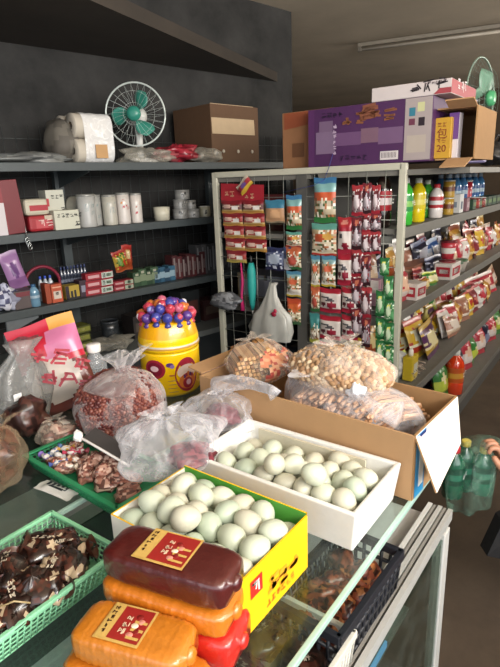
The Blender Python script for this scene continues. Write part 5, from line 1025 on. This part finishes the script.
for q in range(8):
    x = A.cut(64+q*3.4, 280, 1, .20).x; bottle('small_bottle', f'dark blue capped vial in the dim row behind, {ORD[q]} from left', 'bottle', A, x, .22, AZ[3], .011, .13, '3a4050', '24305a', '30384a', '8088a0', n=10, group='dark vials behind the red boxes')
for q in range(3):
    x, w_, h = aspan(83, 111, 272, .05, 3); hq = h/3; carton('toothpaste_box', f'red and white toothpaste box, {["bottom","middle","top"][q]} of the stack of three', 'box', A, (x+.004*(q-1), .06, AZ[3]+q*hq*1.005), (w_, .045, hq*.97), 'a81c2c', [('f', .56, .1, .98, .9, 'b8c4b8'), ('f', .60, .2, .70, .8, '1c1c20'), ('f', .74, .3, .92, .7, '5a7a5a'), ('f', .08, .3, .48, .7, 'd8a0a4'), ('f', .02, .0, .56, .12, '7a1420')])
for q in range(2):
    x, w_, h = aspan(112, 132, 280, .05, 3); hq = h/2; carton('toothpaste_box', f'red and green toothpaste box, {["lower","upper"][q]} of the stack of two', 'box', A, (x, .06, AZ[3]+q*hq*1.005), (w_, .045, hq*.97), '981c2c', [('f', .55, .1, .98, .9, '9aa890'), ('f', .08, .3, .48, .7, 'c88a8c'), ('f', .7, .2, .85, .8, '28382c')])
x, w_, h = aspan(116, 127, 247, .06, 3); p = A.cut(122, 272, 1, .06); pouch('noodle_pouch', 'red and yellow pouch standing on top of the toothpaste boxes', 'pouch', A, (x, .07, AZ[3]+.088), .075, .105, .035, [(.3, gl('a84a20')), (.75, gl('b89a30')), (1, gl('a82c24'))], [(.4, .5, .25, .2, gl('6a8a30')), (.7, .4, .15, .12, gl('c8301c'))], rot=(-.1, -.15, 0), seed=8, speck=(.3, [gl('c83020'), gl('d8b840'), gl('3a6a28')], .15, .85))
pouch('noodle_pouch', 'second smaller red pouch tucked behind the red and yellow one', 'pouch', A, (x+.05, .11, AZ[3]+.088), .06, .125, .03, [(.4, gl('a8401c')), (1, gl('b83028'))], [(.5, .6, .25, .2, gl('c8a868'))], rot=(-.1, .1, 0), seed=9)
for q in range(4):
    x, w_, h = aspan(131+q*6, 138+q*6, 272, .07, 3); carton('soap_box', f'dark green soap box in the dim row, {ORD[q]} right of the red boxes', 'box', A, (x, .08, AZ[3]), (.045, .06, .075+.012*(q % 2)), ['2c4a30', '38583a', '24442c', '405c40'][q], [('f', .1, .3, .9, .7, '7a8a6a'), ('f', .3, .75, .7, .9, 'a8a890')])
for q in range(4):
    x, w_, h = aspan(152+q*5, 158+q*5, 272, .07, 3); carton('soap_box', f'dark blue box in the dim row, {ORD[q]} right of the green boxes', 'box', A, (x, .08, AZ[3]), (.042, .06, .07+.01*(q % 2)), ['1f4a68', '2a5a78', '20405c', '2f6280'][q], [('f', .1, .3, .9, .7, '8aa8b8')])
for q in range(7):
    x = A.cut(172+q*4.6, 270, 1, .09).x; carton('biscuit_pack', f'dark red packet standing in the dim corner row, {ORD[q]} from left', 'packet', A, (x, .09, AZ[3]), (.036, .07, .13-.008*(q % 3)), ['4a1c20', '5a2226', '3a1a20'][q % 3], [('f', .2, .1, .5, .9, '8a7a78'), ('f', .55, .3, .85, .7, '6a5656')])
for q in range(9):
    x = A.cut(196+q*5, 265, 1, .10).x; carton('foil_pack', f'grey and silver foil packet at the far end, {ORD[q]} from left', 'packet', A, (x, .10, AZ[3]), (.04, .07, .17), ['3c3e42', '4c4e52', '2e3034'][q % 3], [('f', .2, .1, .4, .9, '7a7c80'), ('f', .6, .2, .8, .8, '66686c')])
# --- lower level
for q in range(4):
    x, w_, h = aspan(64, 84, 328, .06, 4); carton('yellow_green_pack', f'olive and yellow flat pack, {["lowest","second","third","topmost"][q]} of the stack on the low shelf', 'pack', A, (x+.006*(q % 2), .06, AZ[4]+q*.040), (w_*1.2, .08, .036), '4c5018', [('f', .3, .2, .95, .8, '8a8c30'), ('f', .5, .35, .7, .7, 'c8c878'), ('t', .1, .1, .9, .9, '6a6c24')], rz=.05*(q-1))
for q in range(3):
    x, w_, h = aspan(46, 64, 330, .10, 4); carton('olive_pack', f'dim olive pack, {["lowest","middle","topmost"][q]} of the pile left of the yellow ones', 'pack', A, (x, .12, AZ[4]+q*.047), (w_, .08, .045), '2c3014', [('f', .3, .2, .9, .8, '484c1c')])
x, w_, h = aspan(104, 120, 322, .12, 4); can('metal_pot', 'dim grey metal canister on the low shelf behind the peanut bag', 'canister', A, x, .15, AZ[4], .045, .12, '2c3034', '34383c', '2a2c2e', '3c4044')
g = G(); lump(g, (0, 0, .03), (.13, .09, .035), [film('dusty_film', 'a8a498', .35, .8)], 19, 30, 14, .25); tag(g.build('plastic_bag', fr=A, loc=(A.cut(112, 352, 1, .02).x, .05, AZ[4])), 'crumpled clear film on the low shelf above the peanut bag', 'bag')
for q in range(10): 
    carton('stock_box', f'dark stock box on the low shelf, {ORD[q]} past the metal canister', 'box', A, (.62+.16*q, .16, AZ[4]), (.13, .12, .12+.04*(q % 3)), ['2a2422', '3a2c28', '242a2c', '3c2020'][q % 4], [('f', .1, .3, .9, .7, ['5a4a40', '4a5458', '6a3a34'][q % 3])])

# ================================================================== SHOPPER AT THE RIGHT EDGE AND THE BAG OF BOTTLES
Hd = depth_at(500, 462, 1.55); right = Vector((sin(YAW), -cos(YAW), 0)); fwd = Vector((cos(YAW), sin(YAW), 0))
def skin(name, pts, edges, rad, m, parent=None, lv=2):
    me = bpy.data.meshes.new(name); me.from_pydata([tuple(p) for p in pts], edges, []); o = bpy.data.objects.new(name, me); col.objects.link(o)
    s = o.modifiers.new('skin', 'SKIN'); s.use_smooth_shade = True
    for i, r_ in enumerate(rad): v = me.skin_vertices[0].data[i]; v.radius = (r_, r_) if isinstance(r_, float) else r_; v.use_root = (i == 0)
    u = o.modifiers.new('sub', 'SUBSURF'); u.levels = lv; u.render_levels = lv; me.materials.append(m)
    if parent: o.parent = parent
    return o
skm = mat('b98468', .5, 0, .06, 20, .1); cloth = mat('0e0e10', .8, 0, .1, 60, .3); white_c = mat('cfccc6', .75, 0, .05)
base = Hd+right*.42+fwd*.10; base.z = 0
per = empty('person', loc=base); tag(per, 'person in black clothes with white cuff at the right edge, hand holding a bag', 'person')
def P(r_, f_, z): return right*r_+fwd*f_+Vector((0, 0, z))
hand = Hd-base; wrist = hand+P(.035, -.01, -.055)
pts = [P(0, 0, .92), P(0, 0, 1.12), P(0, 0, 1.38), P(0, 0, 1.50), P(0, -.01, 1.60), P(0, -.02, 1.70), P(-.17, 0, 1.40), P(-.20, -.02, 1.12), wrist+P(.10, 0, -.16)*.5+P(0, 0, -.0), wrist, P(.17, 0, 1.40), P(.21, 0, 1.12), P(.2, -.08, .88), P(-.09, 0, .88), P(-.10, -.02, .48), P(-.10, 0, .08), P(.09, 0, .88), P(.10, -.02, .48), P(.10, 0, .08), P(-.10, -.16, .04), P(.10, -.16, .04)]
pts[7] = wrist+P(.16, .02, -.14)
pts[8] = (pts[7]+wrist)*.5
edges = [(0, 1), (1, 2), (2, 3), (3, 4), (4, 5), (2, 6), (6, 7), (7, 8), (8, 9), (2, 10), (10, 11), (11, 12), (0, 13), (13, 14), (14, 15), (0, 16), (16, 17), (17, 18), (15, 19), (18, 20)]
rad = [(.15, .11), (.13, .10), (.16, .11), .06, .085, .07, .065, .045, .038, .028, .065, .045, .03, .095, .065, .045, .095, .065, .045, .035, .035]
skin('body', pts, edges, rad, skm, per)
cl_pts = [p_.copy() for p_ in pts[:19] if True]
keep = [0, 1, 2, 6, 7, 8, 10, 11, 12, 13, 16]
idx = {k_: i for i, k_ in enumerate(keep)}
cp = [pts[k_] for k_ in keep]; ce = [(idx[a], idx[b]) for a, b in edges if a in idx and b in idx]; crd = [(.18, .14), (.155, .125), (.175, .125), .08, .06, .052, .08, .06, .045, .12, .12]
skin('black_coat', cp, ce, crd, cloth, per)
# coat hem flaring towards the counter
g = G(); q0 = depth_at(487, 556, 1.62)-base; q1 = depth_at(503, 522, 1.62)-base; q2 = q1+P(.25, .05, .1); q3 = q0+P(.30, .05, -.12)
off = fwd*.05; g.add([q0, q1, q2, q3, q0+off, q1+off, q2+off, q3+off], [(0, 1, 2, 3), (7, 6, 5, 4), (0, 4, 5, 1), (1, 5, 6, 2), (3, 2, 6, 7), (0, 3, 7, 4)], cloth); g.build('coat_hem', per)
keep = [13, 14, 15, 0, 16, 17, 18]; idx = {k_: i for i, k_ in enumerate(keep)}; o = skin('trousers', [pts[k_] for k_ in [0, 13, 14, 15, 16, 17, 18]], [(0, 1), (1, 2), (2, 3), (0, 4), (4, 5), (5, 6)], [(.15, .12), .11, .08, .065, .11, .08, .065], cloth, per)
g = G(); g.tube([wrist+P(.02, 0, -.020), wrist+P(.045, 0, -.05)], [.036, .04], white_c, 14); g.build('white_cuff', per)
# hair
g = G(); g.ball(P(0, .01, 1.70), (.095, .10, .10), mat('16120f', .5), 20, 14); g.build('hair', per)
# hand: palm plus five bent fingers closed on the bag handles
palm = [wrist, hand+P(.008, 0, .0), hand+P(-.004, -.004, .035)]
skin('hand', palm, [(0, 1), (1, 2)], [(.026, .020), (.040, .020), (.036, .016)], skm, per)
for k, (L, off_) in enumerate(((.070, -.030), (.078, -.010), (.074, .010), (.058, .028))):
    b0 = hand+P(-.006, off_*.8, .040-abs(off_)*.2); f1 = b0+P(-.018, 0, L*.38); f2 = f1+P(-.020, 0, .000); f3 = f2+P(-.006, 0, -L*.28)
    skin('finger', [b0-P(0, 0, .02), b0, f1, f2, f3], [(0, 1), (1, 2), (2, 3), (3, 4)], [.0100, .0098, .0090, .0085, .0072], skm, per, 1)
b0 = hand+P(-.010, -.034, -.002); skin('thumb', [b0+P(.01, .01, -.01), b0, b0+P(-.018, -.010, .022), b0+P(-.030, .004, .042)], [(0, 1), (1, 2), (2, 3)], [.013, .0125, .0105, .0085], skm, per, 1)
# bag of green bottles hanging from the hand
bc = depth_at(467, 500, 1.62); bt = Hd+Vector((0, 0, .05))
gr = ['1c5a40', '14503a', '246a50']
for k in range(3):
    q = bc+right*(-.045+.045*k)+fwd*(.03*(k % 2)+.01)
    bottle('drink_bottle', f'green drink bottle inside the clear carrier bag, {ORD[k]} from the left', 'bottle', W, q.x, q.y, q.z+.012+.004*k, .032, .17 if k < 2 else .155, gr[k], ['c8283a', 'd8c860', 'd8c860'][k], '104a34', '2a8060', glyph=60+k)
cb = film('green_bag_film', '7fa894', .06, .4, .15, 22, .9, .3); g = G(); o0 = Vector((0, 0, 0)); top = (bt-bc)
d = lambda s: (top.x*s, top.y*s)
crumple(g, cb, [(0, 0, 0, .075, .05), (0, 0, .01, .10, .065), (0, 0, .10, .105, .07), (d(.1)[0], d(.1)[1], .17, .095, .06), (d(.3)[0], d(.3)[1], .20, .06, .03), (d(.6)[0], d(.6)[1], .215, .03, .02), (d(1)[0], d(1)[1], top.z+.01, .016, .016)], 7, 40, .10)
tag(g.build('carrier_bag', loc=bc), 'clear carrier bag of green bottles held at the right edge', 'bag')
# ================================================================== LIGHT
def area(name, loc, target, sx, sy, power, c=(1, 1, 1)):
    l = bpy.data.lights.new(name, 'AREA'); l.shape = 'RECTANGLE'; l.size = sx; l.size_y = sy; l.energy = power; l.color = c
    o = bpy.data.objects.new(name, l); col.objects.link(o); o.location = loc; d = Vector(target)-Vector(loc); o.rotation_euler = d.to_track_quat('-Z', 'Y').to_euler(); return o
area('daylight_through_side_opening', (.1, -1.85, 1.7), (1.0, .7, .8), 2.6, 1.8, 66, (.97, .98, 1))
area('daylight_through_front_door', (-1.5, -.3, 1.7), (1.5, 1.0, 1.0), 2.4, 1.6, 26, (.95, .97, 1))
area('added_ceiling_uplight', (1.8, -1.75, 1.98), (2.6, .5, 3.35), 5.0, .8, 290, (1, .94, .85))  # added upward lamp to brighten the ceiling; the wall has no transom
area('added_far_ceiling_uplight', (5.8, -1.75, 1.95), (5.4, .9, 3.6), 3.6, .8, 210, (1, .94, .85))  # second added lamp, out of view, lifts the far end of the ceiling
w = bpy.data.worlds.new('world'); sc.world = w; w.use_nodes = True; w.node_tree.nodes['Background'].inputs[0].default_value = (.80, .86, 1, 1); w.node_tree.nodes['Background'].inputs[1].default_value = .5
sc.view_settings.view_transform = 'Standard'; sc.view_settings.look = 'None'; sc.view_settings.gamma = 1; sc.view_settings.use_curve_mapping = False; sc.view_settings.exposure = -0.32
sc.cycles.max_bounces = 8; sc.cycles.transparent_max_bounces = 24
